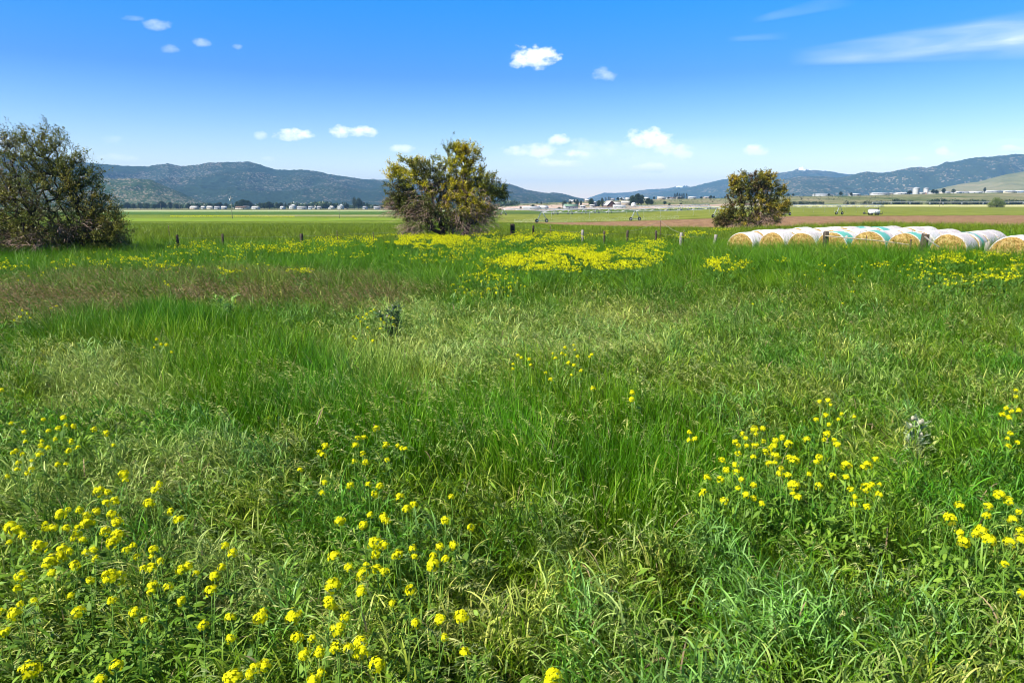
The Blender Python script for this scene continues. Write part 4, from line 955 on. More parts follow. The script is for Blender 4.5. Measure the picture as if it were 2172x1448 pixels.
# grain bin
x, y, z = at(1344, 905); gb = empty('grain_bin', (x, y, z), label='round white grain bin with a conical roof before the large trees', cat='grain bin', group=RG)
MB().tube([(0, 0, -.3), (0, 0, 4.4)], 3.4, 20).build('wall', WM['white'], gb); MB().tube([(0, 0, 4.41), (0, 0, 5.9), (0, 0, 6.0)], [3.6, .7, .3], 20).build('roof', RM['white'], gb)
MB().box(-.6, .6, -3.48, -3.3, 0, 2.1).build('door', M_DARK, gb)
# buildings on the plateau
PG = 'buildings along the top of the plateau'
plat = [(1212, 'h', 9, 'white', 'white', 'small white house at the left end of the plateau'), (1219, 'h', 8, 'cream', 'pale', 'cream cottage on the left end of the plateau'), (1245, 'h', 9, 'tan', 'pale', 'tan cottage on the plateau above the ranch house'),
        (1299, 'h', 9, 'white', 'grey', 'white house on the plateau right above the A-frame barn'), (1319, 'h', 10, 'cream', 'white', 'cream house beside the dark pines on the plateau'), (1331, 'h', 9, 'white', 'pale', 'white house just left above the grain bin'), (1371, 'h', 10, 'white', 'white', 'white house on the plateau right of the large trees'), (1402, 'h', 16, 'tan', 'pale', 'long tan building on the plateau before the pine group'),
        (1428, 's', 22, 'white', 'brown', 'long white hall left of the pine group'), (1442, 's', 10, 'cream', 'white', 'cream hall behind the pine group'), (1468, 's', 12, 'white', 'white', 'tall white barn with bright roof right of the pine group'), (1500, 's', 12, 'tan', 'grey', 'low tan shed left of the rusty tree'),
        (1744, 's', 30, 'white', 'white', 'long low white hall far right of the rusty tree'), (1812, 's', 14, 'grey', 'white', 'grey hall right of a round dark tree'), (1866, 's', 28, 'white', 'white', 'wide stepped white hall at the left of the factory row'), (1885, 's', 22, 'tan', 'pale', 'tan-walled hall in the factory row'),
        (1912, 's', 22, 'white', 'white', 'white hall with a sloping roof left of the green bush'), (1942, 't', 9, 'white', 'white', 'tall white blocky silo building right of the green bush'), (1950, 's', 12, 'white', 'pale', 'white works building under the tall silo'), (1963, 't', 6, 'white', 'white', 'narrow white tower right of the silo building'), (1970, 's', 12, 'red', 'pale', 'reddish shed in the factory row'),
        (1978, 's', 12, 'white', 'grey', 'white shed between round trees in the factory row'), (2003, 's', 14, 'cream', 'white', 'cream shed at the right of the factory row'), (2028, 's', 12, 'white', 'white', 'small white shed past the factory row'), (2045, 's', 26, 'white', 'grey', 'low grey-roofed hall left of the lone cypress'), (2068, 's', 24, 'white', 'white', 'long white hall just left of the lone cypress'),
        (2105, 's', 26, 'white', 'white', 'long white hall just right of the lone cypress'), (2138, 's', 22, 'cream', 'white', 'cream hall toward the right edge of the plateau'), (2162, 's', 34, 'blue', 'white', 'long white-roofed blue hall at the right edge of the plateau')]
for i, (px, k, w, wl, rf, lab) in enumerate(plat):
    Y = 1268 + rh_.uniform(0, 40)
    if k == 't': house('tower_building', px, Y, w, 8, 11, .8, wl, rf, lab, 'building', PG, 0, nwin=0, door=False)
    elif k == 's': house('hall', px, Y, w * 1.1, 14, 2.6, 1.4, wl, rf, lab, 'building', PG, rh_.uniform(-.15, .15), nwin=2)
    else: house('house', px, Y, w * .85, 8, 2.8, 1.9, wl, rf, lab, 'house', PG, rh_.uniform(-.3, .3), nwin=2)

# ------------------------------------------------------------------ far trees and shrubs (each its own; four kinds)
def far_tree_proto(seed, kind):
    r = np.random.RandomState(seed); root = empty(kind)
    if kind == 'pine_tree':
        MB().tube([(0, 0, -.3), (0, 0, 9.2)], [.28, .05], 6).build('trunk', M_BARK, root)
        n = 900; t = r.uniform(0, 1, n) ** .8; z = 1.0 + 9 * t; rad = (1 - t) * 2.3 * r.uniform(.3, 1.1, n) + .12; a = r.uniform(0, 6.283, n)
        B = np.stack([np.cos(a) * rad, np.sin(a) * rad, z], 1); c = np.array([[.022, .042, .018]]) * r.uniform(.6, 1.6, (n, 1))
        V, Fa, C, _ = blades(B, r.uniform(.5, 1.0, n), r.uniform(.3, .5, n), a, np.full(n, 1.6), r.uniform(-.2, .6, n), 2, c, c, r.uniform(-.6, .6, n), 'leaf')
    else:
        shape = {'poplar_tree': [(0, 0, 6, 2.0, 2.0, 4.2)], 'broadleaf_tree': [(0, 0, 5.5, 3.4, 3.2, 3.4), (-2, .5, 4.2, 2.2, 2, 2.4), (2.1, -.4, 4.6, 2.2, 2.2, 2.6), (.5, 0, 7.4, 2, 2, 2)], 'shrub': [(0, 0, 1.1, 1.9, 1.6, 1.3), (1.3, .2, .8, 1.3, 1.2, 1.0), (-1.3, 0, .9, 1.3, 1.2, 1.1)], 'willow_bush': [(0, 0, 3.2, 4.6, 4, 3.0), (-3, 0, 2.2, 2.6, 2.6, 2), (3.2, 0, 2.2, 2.6, 2.6, 2.0), (.4, 0, 5.2, 2.6, 2.4, 1.6)]}[kind]
        th = shape[0][2]; mt = MB(); mt.tube([(0, 0, -.3), (.1, 0, th * .5), (0, .1, th)], [.32, .22, .1], 6)
        for k in range(7):
            a = r.uniform(0, 6.28); e = shape[k % len(shape)]; q = np.array([e[0] + math.cos(a) * e[3] * .6, e[1] + math.sin(a) * e[4] * .6, e[2] + r.uniform(-.2, .6) * e[5]])
            mt.tube([(0, 0, th * .3), (q * .55 + [0, 0, th * .12]), q], [.14, .09, .03], 4)
        mt.build('trunk', M_BARK, root)
        Bs, cs = [], []
        for e in shape:
            n = int(420 * (e[3] * e[5]) ** .75) if kind != 'shrub' else 420
            n = min(n, 2400); d = r.normal(size=(n, 3)); d /= np.linalg.norm(d, axis=1, keepdims=True); p = np.array(e[:3]) + d * (r.uniform(0, 1, (n, 1)) ** .4) * np.array(e[3:])
            q = fbm(p[:, 0] * .9 + p[:, 1] + 50, p[:, 2] * .9 + 50, 3, seed); p = p[(q > .36) & (p[:, 2] > .15)]; Bs.append(p)
        B = np.concatenate(Bs); n = len(B); base = {'poplar_tree': (.035, .055, .02), 'broadleaf_tree': (.035, .062, .018), 'shrub': (.035, .055, .016), 'willow_bush': (.15, .2, .03)}[kind]
        tone = .7 + .7 * fbm(B[:, 0] * .8 + 9, B[:, 2] * .8 + B[:, 1], 2, seed + 3); c = np.array([base]) * (tone * r.uniform(.7, 1.3, n))[:, None]
        sz = .42 if kind != 'shrub' else .3
        if kind == 'willow_bush': sz = .34
        V, Fa, C, _ = blades(B, r.uniform(.7, 1.3, n) * sz, r.uniform(.5, .9, n) * sz, r.uniform(0, 6.283, n), r.uniform(.4, 2.2, n), r.uniform(-.3, .6, n), 2, c, c, r.uniform(-.8, .8, n), 'leaf')
    mesh('crown', V, Fa, M_LEAF, root, col=C); return root
FP = {k: [far_tree_proto(60 + i * 5 + j, k) for j in range(2 if k != 'willow_bush' else 1)] for i, k in enumerate(['pine_tree', 'poplar_tree', 'broadleaf_tree', 'shrub', 'willow_bush'])}
rt = np.random.RandomState(9)
def ft(kind, px, Y, hpx, wf, label, group, j=None):
    """hpx: height in photo px"""
    H = hpx * mpp(Y); h0 = {'pine_tree': 10.2, 'poplar_tree': 10.2, 'broadleaf_tree': 9.2, 'shrub': 2.4, 'willow_bush': 6.8}[kind]
    s = H / h0; pr = FP[kind][(j if j is not None else rt.randint(99)) % len(FP[kind])]
    x, y, z = at(px, Y); return place(pr, (x, y, z - .05 * H), rt.uniform(0, 6.28), label, 'tree' if kind not in ('shrub', 'willow_bush') else 'shrub', group, (s * wf, s * wf, s))
ft('willow_bush', 2113, 560, 22, 1.0, 'round yellow-green bush alone on the green field at the right', None)
TG, LGp = 'trees of the village below the left mountains', 'trees round the ranch'
for px, h, k, wf, lab in [(752, 25, 'poplar_tree', .85, 'tallest dark tree of the village, left one of the tall pair'), (761, 22, 'broadleaf_tree', .9, 'broad dark tree right beside the tallest village tree'), (772, 15, 'pine_tree', 1.2, 'shorter dark conifer right of the tall pair'), (779, 13, 'pine_tree', 1.2, 'last dark conifer right of the tall village pair'),
        (572, 15, 'broadleaf_tree', 1.5, 'bright green round tree in the village'), (560, 12, 'broadleaf_tree', 1.3, 'green tree left of the bright round village tree'), (589, 12, 'broadleaf_tree', 1.2, 'dark tree just right of the bright round village tree'), (597, 13, 'broadleaf_tree', 1.2, 'dark village tree behind the small white garage'), (552, 14, 'poplar_tree', .9, 'dark poplar left of the bright round village tree'), (606, 13, 'poplar_tree', .8, 'dark poplar beside the tall white house'),
        (515, 19, 'broadleaf_tree', 1.5, 'big dark tree behind the wide cream house'), (528, 17, 'broadleaf_tree', 1.3, 'big dark tree right behind the pale house'), (505, 15, 'broadleaf_tree', 1.2, 'dark tree right of the utility pole'), (458, 12, 'broadleaf_tree', 1.5, 'pale green tree over the grey-roofed house'), (466, 14, 'broadleaf_tree', 1.2, 'dark tree over the grey-roofed house'), (445, 12, 'broadleaf_tree', 1.3, 'dark tree behind the long cream house'),
        (480, 12, 'broadleaf_tree', 1.2, 'dark tree left of the utility pole'), (420, 10, 'broadleaf_tree', 1.4, 'low tree behind the tan-roofed house'), (400, 11, 'broadleaf_tree', 1.4, 'dark tree left of the tan-roofed house'), (343, 16, 'broadleaf_tree', 1.5, 'large dark round tree before the left foothill'), (362, 14, 'broadleaf_tree', 1.2, 'dark tree right of the large round one before the foothill'), (375, 11, 'broadleaf_tree', 1.3, 'small dark tree between the foothill and the tan house'),
        (328, 10, 'broadleaf_tree', 1.5, 'low bluish tree left of the large round one'), (312, 12, 'broadleaf_tree', 1.5, 'bluish tree before the left foothill'), (298, 12, 'broadleaf_tree', 1.4, 'dark bluish tree nearer the big left tree'), (284, 11, 'broadleaf_tree', 1.5, 'pale tree near the big left tree'), (270, 13, 'broadleaf_tree', 1.5, 'bright tree touching the big left tree'),
        (616, 11, 'broadleaf_tree', 1.3, 'dark tree behind the tall white house'), (631, 11, 'pine_tree', 1.4, 'dark conifer between two white village houses'), (652, 10, 'broadleaf_tree', 1.4, 'low tree right of the wide white house'), (690, 11, 'broadleaf_tree', 1.5, 'greyish tree left of the low farm shed'), (712, 10, 'broadleaf_tree', 1.4, 'low tree right of the low farm shed'), (734, 11, 'broadleaf_tree', 1.4, 'bright low tree at the foot of the tall pair'), (795, 9, 'broadleaf_tree', 1.4, 'low dark tree by the white barn'), (812, 9, 'broadleaf_tree', 1.5, 'low tree near the edge of the middle tree')]:
    ft(k, px, 1185 + rt.uniform(-20, 50), h * 1.05, wf, lab, TG)
for px, h, k, wf, lab in [(1197, 19, 'poplar_tree', 1.5, 'first dark round poplar left of the ranch'), (1209, 17, 'poplar_tree', 1.1, 'second paler poplar left of the ranch'), (1224, 17, 'poplar_tree', 1.2, 'third poplar, beside the narrow one'), (1232, 16, 'poplar_tree', .8, 'narrow dark poplar right of the poplar group'),
        (1254, 18, 'broadleaf_tree', 1.0, 'round dark tree left of the ranch house'), (1270, 14, 'broadleaf_tree', 1.0, 'dark round tree right of the ranch house'), (1277, 20, 'poplar_tree', .9, 'tall dark tree left of the A-frame barn'), (1341, 24, 'broadleaf_tree', 1.0, 'left half of the largest ranch trees'), (1353, 27, 'broadleaf_tree', .95, 'tallest of the largest ranch trees'), (1360, 23, 'broadleaf_tree', .9, 'right half of the largest ranch trees'),
        (1374, 16, 'broadleaf_tree', 1.2, 'yellowish tree right of the largest ranch trees'), (1381, 13, 'broadleaf_tree', 1.2, 'low yellowish tree at the end of the ranch trees'), (1131, 9, 'broadleaf_tree', 1.3, 'green tree behind the trailer home'), (1137, 8, 'broadleaf_tree', 1.0, 'small dark tree behind the trailer home'), (1104, 6, 'shrub', .7, 'small dark bush before the pink bank'), (1186, 6, 'shrub', .9, 'dark bush left of the first poplar'), (1410, 8, 'broadleaf_tree', 1.6, 'low dark bush on the slope right of the ranch'), (1420, 6, 'shrub', .8, 'small bush on the slope right of the ranch'), (1444, 5, 'shrub', .9, 'lowest bush on the slope left of the rusty tree')]:
    ft(k, px, 925 + rt.uniform(-15, 30), h, wf, lab, LGp)
for px, h, k, wf, lab in [(1277, 8, 'pine_tree', 1.3, 'lone pine at the left end of the plateau line'), (1285, 8, 'pine_tree', 1.2, 'second lone pine on the plateau'), (1291, 9, 'pine_tree', 1.2, 'third lone pine on the plateau'), (1295, 7, 'pine_tree', 1.2, 'fourth small pine on the plateau'), (1311, 7, 'broadleaf_tree', 1.2, 'small dark tree left of the cream plateau house'), (1318, 6, 'broadleaf_tree', 1.4, 'small round tree beside the cream plateau house'), (1218, 6, 'broadleaf_tree', 1.3, 'small tree on the plateau over the poplars'), (1139, 5, 'broadleaf_tree', 1.0, 'tiny tree over the pink bank'), (1148, 5, 'broadleaf_tree', 1.0, 'second tiny tree over the pink bank'),
        (1387, 6, 'broadleaf_tree', 1.4, 'round tree left of the pine group'), (1418, 5, 'broadleaf_tree', 1.4, 'low tree on the plateau before the hall'), (1431, 13, 'pine_tree', 1.0, 'leftmost tall pine of the plateau group'), (1436, 14, 'pine_tree', 1.0, 'tallest pine of the plateau group'), (1441, 13, 'pine_tree', 1.0, 'middle pine of the plateau group'), (1446, 12, 'pine_tree', 1.0, 'fourth pine of the plateau group'), (1450, 13, 'pine_tree', .9, 'fifth pine of the plateau group'), (1456, 12, 'pine_tree', .9, 'rightmost pine of the plateau group'),
        (1487, 5, 'broadleaf_tree', 1.5, 'tiny round tree right of the bright roof'), (1507, 7, 'broadleaf_tree', 1.2, 'small tree left above the rusty tree'), (1514, 6, 'broadleaf_tree', 1.2, 'second small tree touching the rusty tree'), (1671, 6, 'broadleaf_tree', 1.4, 'round tree on the plateau right of the rusty tree'), (1682, 6, 'broadleaf_tree', 1.4, 'second round tree on the plateau right of the rusty tree'), (1728, 6, 'pine_tree', 1.5, 'small dark tree left of the long low hall'), (1758, 5, 'broadleaf_tree', 1.8, 'flat bush right of the long low hall'),
        (1783, 9, 'broadleaf_tree', 1.3, 'largest round dark tree between the two low halls'), (1805, 7, 'broadleaf_tree', 1.3, 'olive tree left of the grey hall'), (1929, 8, 'broadleaf_tree', 1.6, 'wide green bush in the factory row'), (1979, 9, 'broadleaf_tree', 1.3, 'dark round tree beside the reddish shed'), (1986, 8, 'broadleaf_tree', 1.3, 'second dark tree beside the reddish shed'), (2001, 11, 'broadleaf_tree', 1.2, 'dark leaning tree before the cream shed'), (2022, 10, 'broadleaf_tree', 1.2, 'dark tree left of the small white shed'), (2088, 12, 'poplar_tree', 1.1, 'lone dark cypress on the plateau at the right'), (1538, 5, 'broadleaf_tree', 1.2, 'small tree on the plateau behind the rusty tree')]:
    ft(k, px, 1262 + rt.uniform(-6, 6), h, wf, lab, 'trees along the top of the plateau')
# hedge behind the pale field
hx = [(1686, 9, 1.3), (1703, 9, 1.6), (1713, 8, 1.6), (1722, 8, 1.4), (1732, 9, 1.7), (1742, 9, 1.4)]
hx += [(p, h, w) for p, h, w in [(1795, 10, .9), (1806, 8, 1.3), (1812, 9, 1.0), (1828, 7, 1.5), (1838, 11, 1.1), (1848, 9, 1.5), (1858, 9, 1.4), (1870, 9, 1.3), (1882, 10, 1.4), (1899, 15, 1.0), (1906, 10, 1.6), (1914, 11, 1.2), (1930, 11, 1.4), (1938, 9, 1.6), (1950, 8, 1.6), (1971, 10, 1.6), (1984, 14, 1.3), (1994, 14, 1.3), (2004, 11, 1.3), (2022, 12, 1.5), (2035, 8, 1.6), (2044, 12, 1.3), (2052, 10, 1.3), (2063, 13, 1.4), (2075, 12, 1.5), (2088, 13, 1.3), (2130, 12, 1.6), (2141, 12, 1.6), (2151, 11, 1.5), (2161, 11, 1.5), (2171, 10, 1.5), (2183, 11, 1.5), (2196, 11, 1.5)]]
names = ['low', 'dark', 'rounded', 'spreading', 'dense', 'ragged']
for i, (px, h, wf) in enumerate(hx):
    if i < 6: lab = '%s dark shrub, %s from the left in the short hedge right of the rusty tree' % (names[i % 6] if names[i % 6] != 'dark' else 'small', ORD[i + 1])
    else:
        q = i - 5; tot = len(hx) - 6
        lab = ('%s shrub, %s from the left in the long hedge behind the pale field' % (names[i % 6], ORD[q])) if q <= 26 else ('%s shrub, %s from the right end of the long hedge' % (names[i % 6], ORD[tot - q + 1]))
    ft('shrub', px, 868 + rt.uniform(-5, 10), h * .95, wf * .85, lab, 'shrubs of the hedge behind the pale field')
# ------------------------------------------------------------------ the meadow's grass, one kind of growth per object
gr = np.random.RandomState(101)
def scatter(y0, y1, dens, r, umax=.86, side=2.0):
    """random points on the ground between two distances, a little wider than the view"""
    A = umax * (y1 ** 2 - y0 ** 2) + 2 * side * (y1 - y0); n = int(A * dens)
    # linear width in Y
    Y = r.uniform(0, 1, n * 2) * (y1 - y0) + y0; k = r.uniform(0, 1, n * 2) < (umax * Y + side) / (umax * y1 + side); Y = Y[k][:n]
    X = r.uniform(-1, 1, len(Y)) * (umax * Y + side); return X, Y
def zone(px, py, e, soft=.35, seed=0, amp=.5):
    """soft blot on the ground, given where it lies in the meadow"""
    v = 9.0
    for cx, cy, rx, ry in e: v = np.minimum(v, ((px - cx) / rx) ** 2 + ((py - cy) / ry) ** 2)
    v = v + (fbm(px / 60, py / 26, 3, seed + 70) - .5) * 2 * amp
    return 1 - sstep(1 - soft, 1 + soft, v)
def zones(X, Y, Z):
    px, py = proj(X, Y, Z + .6)
    z = {}
    z['brown'] = zone(px, py, [(380, 600, 520, 32), (60, 635, 240, 40), (700, 615, 220, 34)], .5, 1) + .2 * zone(px, py, [(1750, 640, 520, 55), (1650, 545, 190, 14)], .8, 2)
    z['sage'] = zone(px, py, [(1010, 690, 290, 50), (1330, 675, 140, 40), (880, 660, 100, 40), (860, 760, 130, 40), (1250, 715, 180, 32)], .5, 3) + .2 * zone(px, py, [(260, 730, 170, 50), (1500, 740, 420, 110)], .8, 4)
    z['tall'] = zone(px, py, [(620, 800, 330, 90), (950, 870, 330, 90), (1380, 960, 210, 150), (1180, 900, 260, 110), (330, 690, 250, 45), (1200, 800, 140, 60)], .4, 5)
    z['brome'] = zone(px, py, [(150, 1000, 230, 60), (330, 950, 190, 45), (520, 1180, 130, 75), (455, 1110, 130, 40), (1130, 1180, 60, 30), (860, 745, 160, 50), (240, 800, 160, 60)], .4, 6)
    z['weedy'] = zone(px, py, [(150, 1310, 330, 170), (1680, 1060, 230, 110), (130, 900, 200, 60), (2080, 1150, 120, 110)], .5, 7)
    z['bare'] = zone(px, py, [(1300, 735, 40, 12), (1200, 720, 30, 9), (400, 1290, 60, 30), (330, 1430, 90, 25), (1450, 1310, 70, 35), (1000, 725, 30, 8), (1180, 1290, 60, 22), (500, 1085, 40, 18), (560, 1060, 60, 14), (1290, 1400, 90, 22), (480, 1200, 40, 20), (1480, 1230, 60, 16), (1620, 1370, 70, 18), (700, 1230, 50, 16), (1900, 1290, 80, 20)], .6, 8)
    return px, py, z
def lerp3(a, b, t): return np.array(a)[None] * (1 - t[:, None]) + np.array(b)[None] * t[:, None]
WIND = math.atan2(-.55, -1.0)                                   # the wind lays the tops over to the left and towards the camera
def grass_layer(y0, y1, dens, K, wmul, lmul, r):
    X, Y = scatter(y0, y1, dens, r); Z = zt(X, Y); px, py, z = zones(X, Y, Z)
    n = len(X)
    cl = fbm(X / .55, Y / .55, 3, 40); cl2 = fbm(X / 2.6 + 3, Y / 2.6, 3, 44); cl3 = fbm(X / 1.1 + 7, Y / 1.1, 2, 47)
    plow = np.interp(X / Y, [-.02, .005, .04, .08, .15, .3, .45, .7, 1.1], [900, 205, 188, 148, 110, 88, 78, 68, 64])
    keep = (Y < plow) & (r.uniform(0, 1, n) < .35 + 1.5 * np.clip(cl - .25, 0, .6)) & (r.uniform(0, 1, n) > z['bare'] * .8)
    X, Y, Z, px, py, cl, cl2, cl3 = (a[keep] for a in (X, Y, Z, px, py, cl, cl2, cl3)); z = {k: v[keep] for k, v in z.items()}; n = len(X)
    broad = np.clip(sstep(.42, .6, cl3 + .12 * (py > 1000)) * (1 - z['tall'] * .85), 0, 1) * sstep(600, 800, py) + .6 * z['sage']
    isb = r.uniform(0, 1, n) < .22 + .75 * np.clip(broad, 0, 1)
    near = sstep(1050, 1250, py)
    Ln = (r.uniform(.42, .70, n) + .16 * z['tall'] - .12 * z['sage'] - .05 * near) * lmul * (.8 + .5 * cl) * (1 + .3 * ((Y > 24) & (Y < 38) & (X > 9)))
    Wd = np.where(isb, r.uniform(.007, .0145, n), r.uniform(.0028, .0055, n)) * wmul
    lay = fbm(X / 1.3 + 20, Y / 1.3, 3, 53)                     # swirls where the grass lodges
    th0 = np.abs(r.normal(0, .22, n)) + (1 - z['tall']) * np.clip(lay - .4, 0, 1) * 1.7
    bend = r.uniform(.2, 1.5, n) + np.where(isb, r.uniform(.3, 1.1, n), 0) * (1 - .6 * z['tall']); bend = np.where(z['tall'] > .5, bend * .45, bend)
    az = np.where(r.uniform(0, 1, n) < .45, WIND + (lay - .5) * 5 + r.normal(0, .5, n), r.uniform(0, 6.283, n))
    g = r.uniform(0, 1, n)
    c = lerp3((.036, .13, .003), (.11, .26, .006), g)                                   # plain green
    c = c * (1 - z['tall'][:, None] * .75) + lerp3((.028, .145, .001), (.085, .27, .003), g) * z['tall'][:, None] * .75
    sil = np.clip(isb * (.35 + .75 * z['sage'] + .3 * near), 0, 1)[:, None] * r.uniform(.4, 1, (n, 1))
    c = c * (1 - sil) + lerp3((.14, .25, .016), (.34, .46, .075), g) * sil
    ol = (np.clip(sstep(.5, .66, cl2), 0, 1) * .8)[:, None]; c = c * (1 - ol) + c * np.array([[1.35, 1.02, .8]]) * ol
    b_ = (z['brown'] * r.uniform(.0, .6, n))[:, None]; c = c * (1 - b_) + lerp3((.12, .105, .035), (.20, .15, .06), g) * b_
    fld = (np.clip((Y - 40) / 15, 0, 1) * .9)[:, None]; c = c * (1 - fld) + lerp3((.11, .17, .007), (.21, .265, .022), g) * fld
    c = c * (.62 + .8 * fbm(X / .45 + 31, Y / .45, 2, 48))[:, None]
    pb = (np.clip(z['brome'] * .55 + z['sage'] * .25, 0, .7) * r.uniform(0, 1, n))[:, None]; c = c * (1 - pb) + lerp3((.22, .32, .055), (.40, .49, .13), g) * pb
    dry = (r.uniform(0, 1, n) < .007)[:, None]; c = np.where(dry, np.array([[.30, .25, .12]]) * r.uniform(.6, 1.1, (n, 1)), c)
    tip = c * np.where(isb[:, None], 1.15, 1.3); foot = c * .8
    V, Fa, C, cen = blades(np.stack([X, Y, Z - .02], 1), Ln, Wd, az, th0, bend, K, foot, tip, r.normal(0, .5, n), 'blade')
    return (V, Fa, C)
def leafy_layer(y0, y1, dens, K, wmul, r):
    """short arching leaves that leave the stalks part-way up and make the lush upper layer"""
    X, Y = scatter(y0, y1, dens, r); Z = zt(X, Y); px, py, z = zones(X, Y, Z); n = len(X)
    cl = fbm(X / .32, Y / .32, 3, 90); lay = fbm(X / 1.3 + 20, Y / 1.3, 3, 53); dk = fbm(X / 1.0 + 5, Y / 1.0, 3, 92)
    keep = (r.uniform(0, 1, n) < .15 + 2.4 * np.clip(cl - .3, 0, .5)) & (r.uniform(0, 1, n) > z['bare'] * .9) & (r.uniform(0, 1, n) > z['tall'] * .75) & (r.uniform(0, 1, n) > z['brown'] * .5)
    X, Y, Z, px, py, cl, lay, dk = (a[keep] for a in (X, Y, Z, px, py, cl, lay, dk)); z = {k: v[keep] for k, v in z.items()}; n = len(X)
    top = .16 + .70 * cl + .12 * (dk - .5); h = top * r.uniform(.25, 1, n) ** .7
    g = r.uniform(0, 1, n); isb = r.uniform(0, 1, n) < .45 + .3 * z['sage'] + .25 * sstep(.45, .6, dk)
    Ln = np.where(isb, r.uniform(.1, .27, n), r.uniform(.08, .22, n)); Wd = np.where(isb, r.uniform(.007, .0145, n), r.uniform(.004, .008, n)) * wmul
    az = np.where(r.uniform(0, 1, n) < .4, WIND + (lay - .5) * 4 + r.normal(0, .6, n), r.uniform(0, 6.283, n))
    c = lerp3((.04, .135, .003), (.13, .29, .008), g); ye = (r.uniform(0, 1, n) < .25)[:, None]; c = np.where(ye, c * np.array([[1.45, 1.08, .8]]), c)
    sil = (isb * np.clip(sstep(.42, .62, dk) * .7 + .6 * z['sage'] + .15 + .3 * sstep(980, 1250, py), 0, 1) * r.uniform(.3, 1, n))[:, None]; c = c * (1 - sil) + lerp3((.18, .29, .04), (.46, .57, .18), g) * sil  # silvery leaf colour, its near share raised to paint in bright highlights
    b_ = (z['brown'] * r.uniform(0, .5, n))[:, None]; c = c * (1 - b_) + lerp3((.12, .105, .035), (.20, .15, .06), g) * b_
    sp_ = fbm(X / .8 + 61, Y / .8, 3, 49)
    c = np.where((sp_ > .56)[:, None], c * np.array([[1.3, 1.05, .9]]), np.where((sp_ < .43)[:, None], c * np.array([[.72, .95, 1.0]]), c)) * (.5 + 1.0 * fbm(X / .35 + 31, Y / .35, 2, 48))[:, None]
    pb = (np.clip(z['brome'] * 1.0 + z['sage'] * .3, 0, 1) * r.uniform(.2, 1, n))[:, None]; c = c * (1 - pb) + lerp3((.28, .38, .07), (.54, .60, .20), g) * pb
    dry = (r.uniform(0, 1, n) < .012)[:, None]; c = np.where(dry, np.array([[.36, .27, .15]]) * r.uniform(.6, 1.1, (n, 1)), c)
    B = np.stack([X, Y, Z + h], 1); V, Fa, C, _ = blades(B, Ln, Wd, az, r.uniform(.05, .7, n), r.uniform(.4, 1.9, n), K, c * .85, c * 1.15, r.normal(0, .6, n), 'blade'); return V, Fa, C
def seeds_layer(y0, y1, dens, wmul, r, K=4):
    """flowering stalks: a thin culm and a one-sided drooping panicle"""
    X, Y = scatter(y0, y1, dens, r); Z = zt(X, Y); px, py, z = zones(X, Y, Z); n = len(X)
    pr = .05 + 1.1 * z['brome'] + .9 * z['brown'] + .3 * z['sage'] + .04 * z['tall'] + .05 * sstep(560, 700, py) * (1 - sstep(900, 1000, py))
    pr = pr * (.35 + 1.3 * sstep(.38, .62, fbm(X / .9, Y / .9, 3, 60)))
    k = r.uniform(0, 1, n) < pr; X, Y, Z, px, py = (a[k] for a in (X, Y, Z, px, py)); z = {q: v[k] for q, v in z.items()}; n = len(X)
    L_ = r.uniform(.62, .88, n) + .05 * z['brown']; az = WIND + r.normal(0, .35, n) + (fbm(X / 2, Y / 2, 2, 66) - .5) * 1.2
    th0 = r.uniform(.02, .3, n) + .35 * z['brome']; bd = r.uniform(.6, 1.2, n) * (1 - .5 * z['brown']) + .7 * z['brome']
    brown = r.uniform(0, 1, n) < z['brown'] * .9
    g = r.uniform(0, 1, n)
    cs = lerp3((.34, .40, .09), (.58, .60, .22), g); cs = np.where(brown[:, None], lerp3((.22, .12, .06), (.44, .29, .18), g), cs)
    sg = (r.uniform(0, 1, n) < .4)[:, None] & ~brown[:, None]; cs = np.where(sg, lerp3((.16, .24, .06), (.3, .36, .15), g), cs)
    cst = lerp3((.07, .15, .02), (.14, .2, .05), g)
    B = np.stack([X, Y, Z], 1)
    V, Fa, C, cen = blades(B, L_, np.full(n, .0026) * wmul, az, th0, bd, K, cst, cs * .8, 0, 'tw'); parts = [(V, Fa, C)]
    m = 13 if wmul < 2 else 5
    for q in range(m):
        t = 1 - .36 * (q + r.uniform(0, 1, n)) / m; f = t * K; i = np.clip(f.astype(int), 0, K - 1); w = (f - i)[:, None]
        p = cen[np.arange(n), i] * (1 - w) + cen[np.arange(n), i + 1] * w
        thq = th0 + bd * t ** 1.3 + r.uniform(.1, .8, n)
        parts.append(blades(p, r.uniform(.035, .085, n) * (1 + .2 * (wmul > 2)), r.uniform(.0036, .0065, n) * wmul ** .9, az + r.normal(0, .5, n), thq, r.uniform(.2, .8, n), 2, cs, cs * 1.1, r.normal(0, .6, n), 'spike')[:3])
    return joinv(parts)
GQ = 1.0
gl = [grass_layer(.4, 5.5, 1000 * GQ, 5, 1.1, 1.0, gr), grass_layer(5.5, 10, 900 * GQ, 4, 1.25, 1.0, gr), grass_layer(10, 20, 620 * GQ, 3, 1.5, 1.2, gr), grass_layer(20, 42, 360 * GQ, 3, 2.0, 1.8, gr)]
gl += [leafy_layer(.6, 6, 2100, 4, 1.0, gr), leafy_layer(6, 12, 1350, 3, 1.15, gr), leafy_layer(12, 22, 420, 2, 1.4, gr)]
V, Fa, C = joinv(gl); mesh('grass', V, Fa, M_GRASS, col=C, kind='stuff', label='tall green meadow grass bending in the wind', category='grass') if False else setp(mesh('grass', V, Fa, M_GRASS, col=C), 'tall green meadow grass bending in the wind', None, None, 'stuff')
V, Fa, C = joinv([grass_layer(42, 75, 120, 2, 4.0, 1.45, gr), grass_layer(75, 200, 14, 2, 9, .7, gr)]); setp(mesh('pasture_grass', V, Fa, M_GRASS, col=C), 'bright grass of the pasture beyond the fence', None, None, 'stuff')
